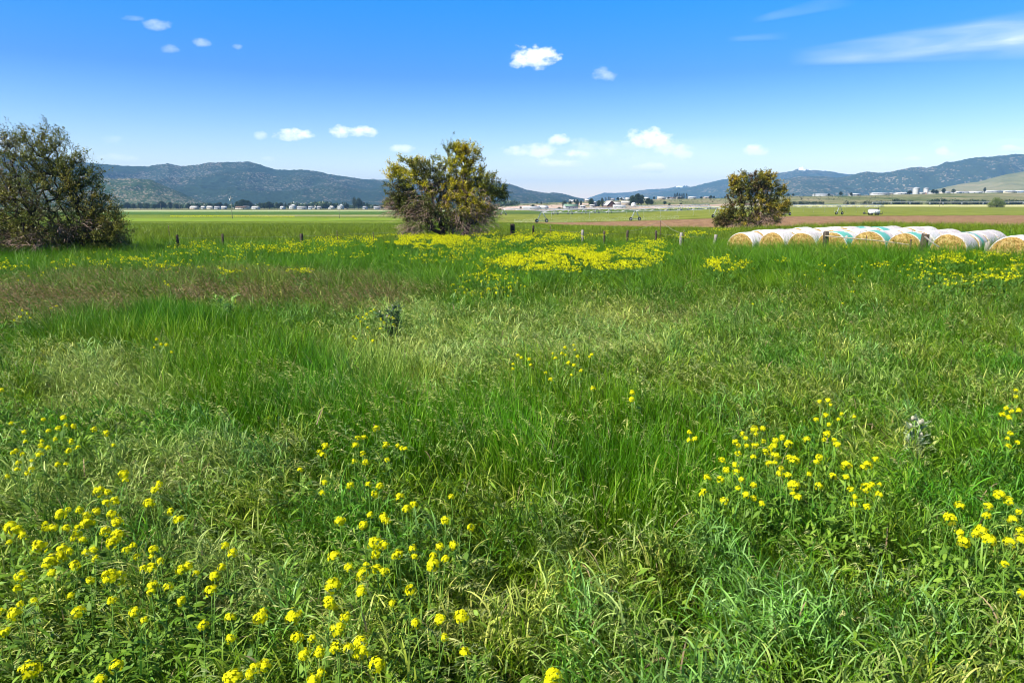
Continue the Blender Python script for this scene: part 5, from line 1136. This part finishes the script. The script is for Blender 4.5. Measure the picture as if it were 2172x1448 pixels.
V, Fa, C = joinv([seeds_layer(1.2, 6, 380, 1.1, gr, 5), seeds_layer(6, 13, 230, 1.4, gr), seeds_layer(13, 26, 85, 2.2, gr, 3), seeds_layer(26, 45, 26, 4.0, gr, 3)])
setp(mesh('seed_heads', V, Fa, M_SEED, col=C), 'drooping pale and brown grass seed heads', None, None, 'stuff')
# low broad weeds between the grass
def weeds(y0, y1, dens, r):
    X, Y = scatter(y0, y1, dens, r); Z = zt(X, Y); px, py, z = zones(X, Y, Z); n = len(X)
    k = r.uniform(0, 1, n) < (.9 * z['weedy'] + .12 * sstep(900, 1200, py)) * sstep(.35, .55, fbm(X / .7, Y / .7, 3, 80)); X, Y, Z = X[k], Y[k], Z[k]; n = len(X); parts = []
    for q in range(14):
        h = r.uniform(.12, .66, n); a = r.uniform(0, 6.283, n); B = np.stack([X + r.normal(0, .04, n), Y + r.normal(0, .04, n), Z + h], 1)
        g = r.uniform(0, 1, n); c = lerp3((.08, .18, .010), (.24, .38, .045), g)
        parts.append(blades(B, r.uniform(.04, .11, n), r.uniform(.012, .028, n), a, r.uniform(.5, 1.2, n), r.uniform(.2, 1.0, n), 3, c, c * 1.1, r.normal(0, .5, n), 'leaf')[:3])
    return joinv(parts)
V, Fa, C = joinv([weeds(1.2, 6, 85, gr), weeds(6, 12, 36, gr)]); setp(mesh('leafy_undergrowth', V, Fa, M_WEED, col=C), 'broad-leaved green weeds under the flowers', None, None, 'stuff')

# ------------------------------------------------------------------ yellow mustard
def head_geo(r, B, rad, nf, K=1):
    """domed clusters of small four-petalled flowers, centres B (n,3), radius rad (n)"""
    n = len(B); d = r.normal(size=(n, nf, 3)); d /= np.linalg.norm(d, axis=2, keepdims=True); d[..., 2] = np.where(d[..., 2] < -.45, -d[..., 2], d[..., 2]) * 1.05
    P = (B[:, None] + d * (rad[:, None, None] * r.uniform(.6, 1.15, (n, nf, 1)))).reshape(-1, 3); D = d.reshape(-1, 3); D = D / np.linalg.norm(D, axis=1, keepdims=True)
    a = np.where(np.abs(D[:, 2:3]) < .9, [[0, 0, 1.0]], [[1.0, 0, 0]]); u = np.cross(D, a); u /= np.linalg.norm(u, axis=1, keepdims=True); v = np.cross(D, u); ph = r.uniform(0, 6.283, len(P))[:, None]
    e1 = u * np.cos(ph) + v * np.sin(ph); e2 = -u * np.sin(ph) + v * np.cos(ph); s = np.repeat(rad, nf)[:, None] * r.uniform(.28, .4, (len(P), 1))
    Vs = []; 
    for w_, h_ in ((1.0, .38), (.38, 1.0)):
        lift = D * s * .25
        Vs.append(np.stack([P - e1 * s * w_ - e2 * s * h_ * .8 + lift * (w_ > .5), P + e1 * s * w_ - e2 * s * h_ + lift * (w_ > .5), P + e1 * s * w_ * .9 + e2 * s * h_ + lift, P - e1 * s * w_ + e2 * s * h_ + lift], 1))
    V = np.concatenate([q.reshape(-1, 3) for q in Vs]); Fa = np.arange(len(V)).reshape(-1, 4)
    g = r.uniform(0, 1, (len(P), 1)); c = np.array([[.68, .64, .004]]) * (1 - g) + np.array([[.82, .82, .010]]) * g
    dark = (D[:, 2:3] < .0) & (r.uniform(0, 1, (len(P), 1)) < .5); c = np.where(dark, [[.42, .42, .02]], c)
    C = np.concatenate([np.repeat(c, 4, 0)] * 2); return V, Fa, C
Z3, Z5 = 2.4627, 2.3054
def tr_(lst, ox, oy, s): return [(ox + q[0] / s, oy + q[1] / s, (q[2] if len(q) > 2 else 0)) for q in lst]
B1 = 1
H1 = [(60, 95), (128, 140), (228, 75), (333, 68), (255, 135), (385, 110), (345, 103), (308, 122), (493, 127), (557, 147), (593, 208), (408, 220), (373, 190), (288, 178), (218, 187), (135, 190), (85, 235), (205, 257), (250, 222), (362, 238), (97, 300), (168, 290), (303, 308), (345, 308), (165, 333), (90, 335), (40, 372), (143, 358), (120, 256), (215, 212), (70, 250),
      (648, 365, 1), (655, 392), (833, 412), (812, 448, 1), (782, 515, 1), (938, 598, 1), (893, 555), (565, 455), (518, 452, 1), (603, 500), (555, 512), (507, 555, 1), (360, 545), (318, 573, 1), (415, 548), (452, 573), (588, 573, 1), (612, 615, 1), (457, 618, 1), (238, 618), (240, 645), (343, 645), (280, 642), (407, 638), (55, 635, 1), (85, 655, 1), (118, 670), (50, 715), (402, 685, 1), (435, 705), (550, 660, 1), (618, 680, 1), (590, 715, 1), (120, 685), (205, 740, 1), (327, 750), (362, 765), (450, 770), (488, 757), (500, 800), (697, 737), (660, 757), (803, 755), (797, 790), (837, 812), (715, 790), (265, 820, 1), (313, 800, 1), (393, 838, 1), (272, 877), (110, 893, 1), (752, 853), (795, 850), (472, 917), (575, 900, 1), (620, 905, 1), (980, 845, 1), (945, 860), (1025, 880), (1105, 968, 1), (1158, 845), (1122, 893), (1177, 733), (1215, 775), (800, 945, 1), (790, 975), (880, 950), (953, 1018), (585, 1020), (90, 957), (110, 1040), (180, 1025), (80, 1087, 1), (410, 1083, 1), (5, 1075), (370, 995), (1063, 1148), (755, 1123), (705, 1085), (1205, 1110), (1203, 1218), (1358, 1110, 1), (1375, 1078), (1380, 1362, 1), (1223, 1428, 1), (610, 1365), (160, 1385, 1), (1330, 1370), (30, 1185), (1305, 1405), (525, 1440), (945, 1025)]
H2 = [(90, 335), (218, 403), (205, 458), (190, 243), (223, 213), (208, 262), (488, 120, 1), (392, 170), (425, 170), (378, 208), (538, 208), (600, 212), (622, 226), (418, 252), (373, 293), (432, 298), (545, 285), (353, 418), (447, 413), (505, 422, 1), (482, 462), (612, 480, 1), (880, 478), (685, 520), (647, 543), (458, 573), (525, 585), (540, 605), (422, 625), (297, 610, 1), (850, 603, 1), (983, 638), (892, 730, 1), (818, 737), (480, 722, 1), (528, 730, 1), (490, 777), (605, 780, 1), (585, 785), (678, 750), (687, 790), (270, 790, 1), (345, 850, 1), (437, 835), (417, 885, 1), (490, 858), (530, 868), (785, 835, 1), (770, 855), (785, 785), (850, 803), (262, 945, 1), (410, 973), (245, 1038, 1), (570, 1035), (325, 1108), (57, 1103, 1), (288, 1172, 1), (75, 1215, 1), (155, 1218), (110, 1303), (825, 1120), (932, 1108, 1), (845, 1210), (340, 1265), (405, 1235, 1), (407, 1290, 1), (192, 1290), (280, 1265), (492, 1355, 1), (200, 1395), (165, 1440), (668, 970), (693, 1138), (950, 1290), (1412, 1410, 1), (1395, 1440), (640, 225)]
H3 = [(38, 30), (35, 65), (320, 225), (317, 263), (346, 256), (955, 75), (997, 70), (1010, 90), (985, 140), (938, 162), (1063, 133), (1048, 162), (1123, 148), (1000, 187), (635, 210, 1), (643, 235), (680, 205), (578, 232), (595, 253), (893, 260), (992, 235, 1), (978, 260), (1027, 262), (1040, 288, 1), (542, 272), (558, 290), (600, 290), (640, 290), (680, 267), (740, 265), (770, 250), (732, 290), (805, 282, 1), (557, 330), (632, 347), (690, 322, 1), (715, 305), (740, 340, 1), (478, 360, 1), (542, 383), (500, 410), (547, 420), (710, 378), (738, 372), (808, 350, 1), (832, 365, 1), (940, 370), (953, 347), (768, 400), (760, 428, 1), (800, 437), (1088, 387, 1), (1190, 387, 1), (1228, 355), (905, 428), (1022, 440), (1085, 443), (405, 445), (470, 457), (575, 457), (558, 497), (635, 483), (595, 530), (632, 547), (672, 572), (490, 560), (390, 512), (380, 530), (828, 485, 1), (825, 525), (850, 542), (950, 487), (1183, 497, 1), (1210, 480), (1248, 480), (1108, 503), (1128, 540), (1125, 577), (1187, 588), (1243, 530), (1170, 395),
      (1915, 20), (1915, 50), (1868, 108), (1930, 120), (1893, 122), (1880, 153), (1850, 140), (1888, 230), (1873, 255), (1922, 275), (1878, 292), (1833, 532, 1), (1877, 562, 1), (1638, 585, 1), (1778, 587, 1), (1590, 650, 1), (1770, 630), (1930, 612), (1900, 650), (1640, 715), (1748, 705, 1), (1660, 760, 1), (1778, 750, 1), (1885, 760, 1), (1935, 705), (1938, 745), (1860, 868), (1945, 1010), (1720, 720)]
H4 = [(60, 360), (85, 345), (95, 318), (130, 350), (115, 330), (215, 310), (240, 300), (665, 440), (655, 475), (683, 462), (707, 465), (728, 495), (1510, 345), (1530, 365), (1555, 335), (1575, 325), (1590, 315), (1550, 355), (1615, 355), (1650, 345), (1665, 350), (1630, 370), (1670, 380), (1560, 390), (1500, 430), (1510, 438), (1583, 448), (1615, 395), (1520, 352), (1540, 348), (700, 195), (712, 210), (8, 655), (183, 780), (270, 772)]
H5 = [(25, 510), (40, 520), (73, 525), (80, 550), (5, 545), (5, 565), (173, 500), (185, 522), (225, 475), (212, 500), (262, 465), (267, 485), (228, 507), (278, 513), (330, 515), (338, 505), (240, 540), (263, 550), (293, 573), (252, 592), (143, 582), (163, 610), (343, 650), (510, 665), (508, 695), (760, -0)]
HP = tr_(H1, 0, 860, Z3) + tr_(H2, 600, 860, Z3) + tr_(H3, 1324, 820, Z5) + tr_(H4, 0, 500, 2.0) + tr_(H5[:-1], 1086, 500, 2.0)
# scattered single plants in the middle distance
mid = np.random.RandomState(77)
for cx, cy, rx, ry, n in [(1075, 603, 45, 18, 22), (1030, 622, 60, 10, 8), (355, 605, 6, 5, 3), (475, 577, 8, 6, 4), (60, 585, 50, 12, 5), (250, 560, 60, 14, 14), (205, 530, 35, 12, 12), (2040, 590, 90, 20, 10), (1990, 600, 20, 10, 8), (2110, 580, 50, 14, 14), (1560, 640, 300, 40, 5), (1870, 560, 20, 8, 6), (640, 573, 18, 6, 6), (545, 568, 40, 10, 10)]:
    for q in range(n): HP.append((cx + mid.uniform(-1, 1) * rx, cy + mid.uniform(-1, 1) * ry, 0))
hw = np.random.RandomState(12); heads = []
for px, py, big in HP:
    a, b, c = raydir(px, py); Y = 20.0
    h = .84 + hw.uniform(-.06, .08)
    for _ in range(25):
        zz = float(zt(a / b * Y, Y)) + h; Y = (CAMH - zz) / -(c / b)
    heads.append((a / b * Y, Y, CAMH + c / b * Y, big, px, py))
heads = np.array(heads); left = list(range(len(heads))); plants = []
while left:
    i = left.pop(0); grp = [i]; sz = hw.randint(1, 5); rad_ = .20 + .012 * heads[i][1]
    for j in sorted(left, key=lambda j: np.hypot(*(heads[j][:2] - heads[i][:2]))):
        if len(grp) >= sz: break
        if np.hypot(*(heads[j][:2] - heads[i][:2])) < rad_: grp.append(j); left.remove(j)
    plants.append(grp)
AREAS = [(lambda x, y: y > 1180 and x < 420, 'at the lower left corner'), (lambda x, y: y > 1030 and x < 420, 'in the dense left clump'), (lambda x, y: y > 860 and x < 420, 'in the loose upper left clump'),
         (lambda x, y: y > 1290 and x < 1300, 'at the bottom edge left of centre'), (lambda x, y: y > 1120 and x < 1300, 'low in the centre-left clump'), (lambda x, y: y > 1000 and x < 1300, 'midway in the centre-left clump'), (lambda x, y: y > 880 and x < 1300, 'atop the centre-left clump'),
         (lambda x, y: y > 990 and 1400 < x < 1950, 'low in the centre-right clump'), (lambda x, y: y > 905 and 1400 < x < 1950, 'atop the centre-right clump'), (lambda x, y: y > 820 and 1300 < x < 1950, 'behind the centre-right clump'),
         (lambda x, y: y > 1000 and x >= 1950, 'in the clump by the right edge'), (lambda x, y: y > 800 and x >= 1950, 'high by the right edge'), (lambda x, y: y > 630 and 700 < x < 900, 'round the grey thistle'),
         (lambda x, y: y > 700 and x < 450, 'left below the brown grass'), (lambda x, y: y > 630 and x < 450, 'at left edge under brown grass'), (lambda x, y: y > 700, 'in the pale centre grass'),
         (lambda x, y: y > 588 and 950 < x < 1200, 'under the big flower patch'), (lambda x, y: x < 320, 'before the big left tree'), (lambda x, y: x < 900, 'at the edge of the brown grass'), (lambda x, y: x > 1900, 'before the rightmost bales'), (lambda x, y: True, 'in grass right of the patch')]
byarea = {}
for g in plants:
    px, py = heads[g][:, 4].mean(), heads[g][:, 5].mean(); byarea.setdefault(next(i for i, a in enumerate(AREAS) if a[0](px, py)), []).append((px, py, g))
def rosette(r, n, zlo, zhi, L0, L1):
    z = r.uniform(zlo, zhi, n); a = r.uniform(0, 6.283, n); return z, a, r.uniform(L0, L1, n)
def mustard(g, label):
    hs_ = heads[g]; bx, by = hs_[:, 0].mean() + hw.normal(0, .03), hs_[:, 1].mean() + hw.normal(0, .03); bz = float(zt(bx, by)); far = by > 12
    root = empty('mustard_plant', (bx, by, bz), label=label, cat='flower', group='yellow flowering mustard plants in the meadow')
    m = MB(); fork = np.array([0, 0, .32 + hw.uniform(-.05, .1)])
    m.tube([(0, 0, 0), fork * .5 + [hw.normal(0, .01), hw.normal(0, .01), 0], fork], [.006, .005, .0045] if not far else [.009, .008, .007], 5)
    tops = []
    for hh in hs_:
        p = hh[:3] - [bx, by, bz]; q = fork * .45 + p * .55 + np.array([0, 0, -.03]); mid_ = (fork + q) / 2 + np.array([hw.normal(0, .012), hw.normal(0, .012), .01])
        m.tube([fork, mid_, q, p - [0, 0, .015]], [.0042, .0038, .0032, .002] if not far else [.007, .006, .005, .004], 4); tops.append((p, q))
    m.build('stem', M_STEM, root)
    # lobed stem leaves
    n = 13 if not far else 6; z, a, L_ = rosette(hw, n, .08, .66, .05, .13); g_ = hw.uniform(0, 1, n); B = np.stack([np.cos(a) * .01, np.sin(a) * .01, z], 1)
    c = lerp3((.07, .16, .015), (.17, .28, .04), g_); parts = [blades(B, L_, L_ * hw.uniform(.22, .34, n), a, hw.uniform(.5, 1.1, n), hw.uniform(.2, .9, n), 4, c, c * 1.1, hw.normal(0, .3, n), 'leaf')[:3]]
    cen_ = blades(B, L_, L_ * .3, a, np.full(n, .8), np.full(n, .5), 4, c, c, 0, 'leaf')[3]
    for k_ in (1, 2, 3):
        for s in (-1, 1): parts.append(blades(cen_[:, k_], L_ * .32, L_ * .14, a + s * 1.0, np.full(n, 1.2), np.full(n, .3), 2, c, c, hw.normal(0, .3, n), 'leaf')[:3])
    if not far:
        for p, q in tops:  # thin seed pods below each head, joined into the leaf mesh
            k_ = 9; t = hw.uniform(.25, .95, k_)[:, None]; BB = q[None] * (1 - t) + p[None] * t; cc_ = np.tile([[.16, .26, .03]], (k_, 1))
            parts.append(blades(BB, hw.uniform(.02, .035, k_), np.full(k_, .003), hw.uniform(0, 6.28, k_), hw.uniform(.5, 1.1, k_), np.zeros(k_), 1, cc_, cc_, 0, 'tw')[:3])
    V, Fa, C = joinv(parts); mesh('leaves', V, Fa, M_WEED, root, col=C)
    for (p, q), hh in zip(tops, hs_):
        rad = (.038 if hh[3] else .027) * hw.uniform(.75, 1.22) * (1.0 if not far else 1.15)
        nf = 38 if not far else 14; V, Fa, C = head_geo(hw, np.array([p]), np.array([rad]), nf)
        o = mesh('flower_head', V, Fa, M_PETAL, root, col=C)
def cnt(n): return ['no', 'one', 'two', 'three', 'four', 'five'][n]
nplants = 0
for ai, lst in sorted(byarea.items()):
    ys = np.array([q[1] for q in lst]); cuts = np.percentile(ys, [33, 66]) if len(lst) > 9 else ([np.median(ys)] if len(lst) > 4 else [])
    rows = {}
    for q in lst: rows.setdefault(sum(q[1] > c for c in cuts), []).append(q)
    nr_ = len(rows); rn = {3: ['back', 'middle', 'front'], 2: ['back', 'front'], 1: ['']}[max(1, min(3, nr_))]
    for ri, key in enumerate(sorted(rows)):
        rw = sorted(rows[key], key=lambda q: q[0])
        for k_, (px, py, g) in enumerate(rw):
            pos = 'leftmost' if k_ == 0 else 'rightmost' if k_ == len(rw) - 1 else ORD[k_ + 1] + ' from left'
            if len(lst) == 1: lab = 'lone mustard plant ' + AREAS[ai][1]
            elif nr_ == 1: lab = '%s-headed mustard, %s %s' % (cnt(len(g)), pos, AREAS[ai][1])
            else: lab = '%s-headed mustard %s of %s row %s' % (cnt(len(g)), pos, rn[ri], AREAS[ai][1])
            mustard(g, lab); nplants += 1
print('plants', nplants)
# the dense far flower patches, too many to count
def patch(cx, cy, rx, ry, n, r, seed):
    t = r.uniform(0, 6.283, n * 2); q = r.uniform(0, 1, n * 2) ** .5 * r.uniform(.55, 1.3, n * 2); px = cx + np.cos(t) * q * rx; py = cy + np.sin(t) * q * ry
    k = fbm(px / 26, py / 9, 3, seed) > .43; return px[k][:n], py[k][:n]
pr_ = np.random.RandomState(31); PX, PY = [], []
for i, (cx, cy, rx, ry, n) in enumerate([(1215, 547, 160, 24, 4200), (1120, 555, 75, 16, 1300), (1370, 530, 50, 26, 1100), (1230, 535, 90, 16, 1500), (1340, 562, 40, 8, 160), (880, 512, 100, 15, 3000), (960, 506, 110, 12, 1900), (1000, 522, 70, 16, 420), (1080, 504, 120, 14, 1500), (1180, 500, 70, 9, 800), (930, 545, 90, 14, 160), (1290, 496, 18, 6, 90), (1370, 512, 60, 8, 130),
                                          (680, 515, 90, 12, 300), (590, 522, 70, 12, 330), (730, 508, 70, 10, 260), (640, 530, 60, 10, 130), (520, 522, 40, 10, 80), (745, 540, 40, 8, 60), (480, 540, 60, 14, 60), (385, 530, 40, 14, 110), (290, 545, 50, 14, 130), (440, 520, 60, 10, 150), (200, 550, 60, 16, 60), (120, 560, 80, 14, 50), (480, 574, 25, 8, 50), (360, 562, 60, 12, 110), (20, 560, 30, 14, 40), (640, 572, 30, 6, 40),
                                          (1535, 558, 42, 15, 420), (1575, 562, 40, 10, 60), (1480, 493, 30, 5, 100), (1455, 500, 30, 6, 50), (1530, 487, 25, 4, 60), (1660, 550, 25, 6, 35), (1860, 560, 20, 6, 30), (2060, 545, 110, 14, 420), (2130, 555, 60, 20, 220), (2000, 545, 40, 14, 120), (1960, 560, 60, 20, 50), (1800, 520, 40, 7, 60), (2010, 590, 60, 16, 50), (2120, 585, 60, 10, 80), (1800, 575, 300, 24, 50), (1050, 575, 60, 20, 110), (1020, 600, 60, 25, 60)]):
    a, b = patch(cx, cy, rx, ry, n, pr_, i); PX.append(a); PY.append(b)
PX, PY = np.concatenate(PX), np.concatenate(PY); D = [raydir(x, y) for x, y in zip(PX, PY)]; D = np.array(D)
hgt = pr_.uniform(.5, 1.05, len(PX)); Yh = np.full(len(PX), 30.0)
for _ in range(12):
    zz = zt(D[:, 0] / D[:, 1] * Yh, Yh) + hgt; Yh = np.clip((CAMH - zz) / -(D[:, 2] / D[:, 1]), 8, 75)
Xh = D[:, 0] / D[:, 1] * Yh; Zh = zt(Xh, Yh) + hgt
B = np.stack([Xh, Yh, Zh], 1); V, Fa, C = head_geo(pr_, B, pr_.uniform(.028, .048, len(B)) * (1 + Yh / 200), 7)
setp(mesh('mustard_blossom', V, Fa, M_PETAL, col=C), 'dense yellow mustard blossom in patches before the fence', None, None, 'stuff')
n = len(B); c = lerp3((.05, .13, .015), (.10, .22, .03), pr_.uniform(0, 1, n))
ft_ = B - np.stack([pr_.normal(0, .05, n), pr_.normal(0, .05, n), hgt * .92], 1)
parts = [blades(ft_, hgt * .93, np.full(n, .012), pr_.uniform(0, 6.28, n), pr_.uniform(0, .12, n), pr_.uniform(-.1, .1, n), 3, c, c, 0, 'tw')[:3]]
for q in range(5):
    BB = ft_ + np.stack([pr_.normal(0, .05, n), pr_.normal(0, .05, n), pr_.uniform(.1, .75, n) * hgt], 1); parts.append(blades(BB, pr_.uniform(.1, .22, n), pr_.uniform(.03, .06, n), pr_.uniform(0, 6.28, n), pr_.uniform(.5, 1.3, n), pr_.uniform(0, .8, n), 2, c, c, pr_.normal(0, .5, n), 'leaf')[:3])
V, Fa, C = joinv(parts); setp(mesh('mustard_foliage', V, Fa, M_WEED, col=C), 'green stems and leaves under the mustard blossom', None, None, 'stuff')
# thin streak of yellow flowers far out in the left pasture
n = 2600; px = pr_.uniform(360, 625, n); Yb = np.interp(px, [360, 440, 500, 625], [372, 378, 380, 366]) + pr_.normal(0, 7, n) * np.interp(px, [360, 400, 500, 625], [.4, 1, 1, .5])
X = (px - 1086) / F * CP * Yb * 1.003; Z = zt(X, Yb) + .6; s = pr_.uniform(.14, .3, n); V, Fa, C = head_geo(pr_, np.stack([X, Yb, Z], 1), s, 3)
setp(mesh('yellow_flower_streak', V, Fa, M_PETAL, col=C), 'thin streak of yellow flowers far out in the left pasture', None, None, 'stuff')

# ------------------------------------------------------------------ tall thistles and weeds
def thistle(px, py, h, wd, col, label, seed, nleaf=70, heads_=True, name='thistle', ls=1.0):
    r = np.random.RandomState(seed); a, b, c = raydir(px, py); Y = 12.0
    for _ in range(25): Y = (CAMH - float(zt(a / b * Y, Y)) - h) / -(c / b)
    x = a / b * Y; root = empty(name, (x, Y, float(zt(x, Y))), label=label, cat='plant', group=None)
    m = MB(); st = []
    for k in range(7):
        ang = r.uniform(0, 6.28); top = np.array([math.cos(ang) * wd * r.uniform(.1, 1), math.sin(ang) * wd * r.uniform(.1, 1), h * r.uniform(.75, 1.05)]); m.tube([(0, 0, 0), top * [.4, .4, .55], top], [.012, .009, .006], 5); st.append(top)
    m.build('stem', M_STEM, root)
    n = nleaf * 3; k = r.randint(0, 7, n); t = r.uniform(.2, 1, n)[:, None]; T = np.array(st)[k]; B = T * np.concatenate([t, t, t ** .9], 1); g = r.uniform(.6, 1.4, (n, 1)); c = np.array([col]) * g
    L_ = r.uniform(.09, .2, n) * ls; az_ = r.uniform(0, 6.28, n); parts = [blades(B, L_, L_ * .28, az_, r.uniform(.4, 1.3, n), r.uniform(.1, .9, n), 4, c, c, r.normal(0, .4, n), 'leaf')[:3]]
    cen_ = blades(B, L_, L_ * .3, az_, np.full(n, .8), np.full(n, .5), 4, c, c, 0, 'leaf')[3]
    for kk in (1, 2, 3):
        for s in (-1, 1): parts.append(blades(cen_[:, kk], L_ * .3, L_ * .09, az_ + s * .9, r.uniform(.8, 1.4, n), np.zeros(n), 1, c, c * 1.15, 0, 'tw')[:3])
    V, Fa, C = joinv(parts); mesh('leaves', V, Fa, M_WEED, root, col=C)
    if heads_:
        for q in st:
            MB().tube([q - [0, 0, .01], q + [0, 0, .012], q + [0, 0, .035], q + [0, 0, .045]], [.008, .022, .017, .006], 8).build('flower_bud', M_SEEDP, root, smooth=True)
M_SEEDP = mat_plain('pale_bud', (.42, .40, .28), .8, .3, 30)
thistle(836, 655, .92, .48, (.12, .2, .10), 'tall grey-green thistle with mustard flowers at its left', 5, 75)
thistle(472, 628, .98, .32, (.24, .38, .09), 'light green leafy weed standing in the brown grass', 6, 45, False, 'leafy_weed')
thistle(1945, 893, .74, .10, (.42, .50, .32), 'small whitish-grey thistle in the grass at the right', 7, 34, True, 'thistle', .65)
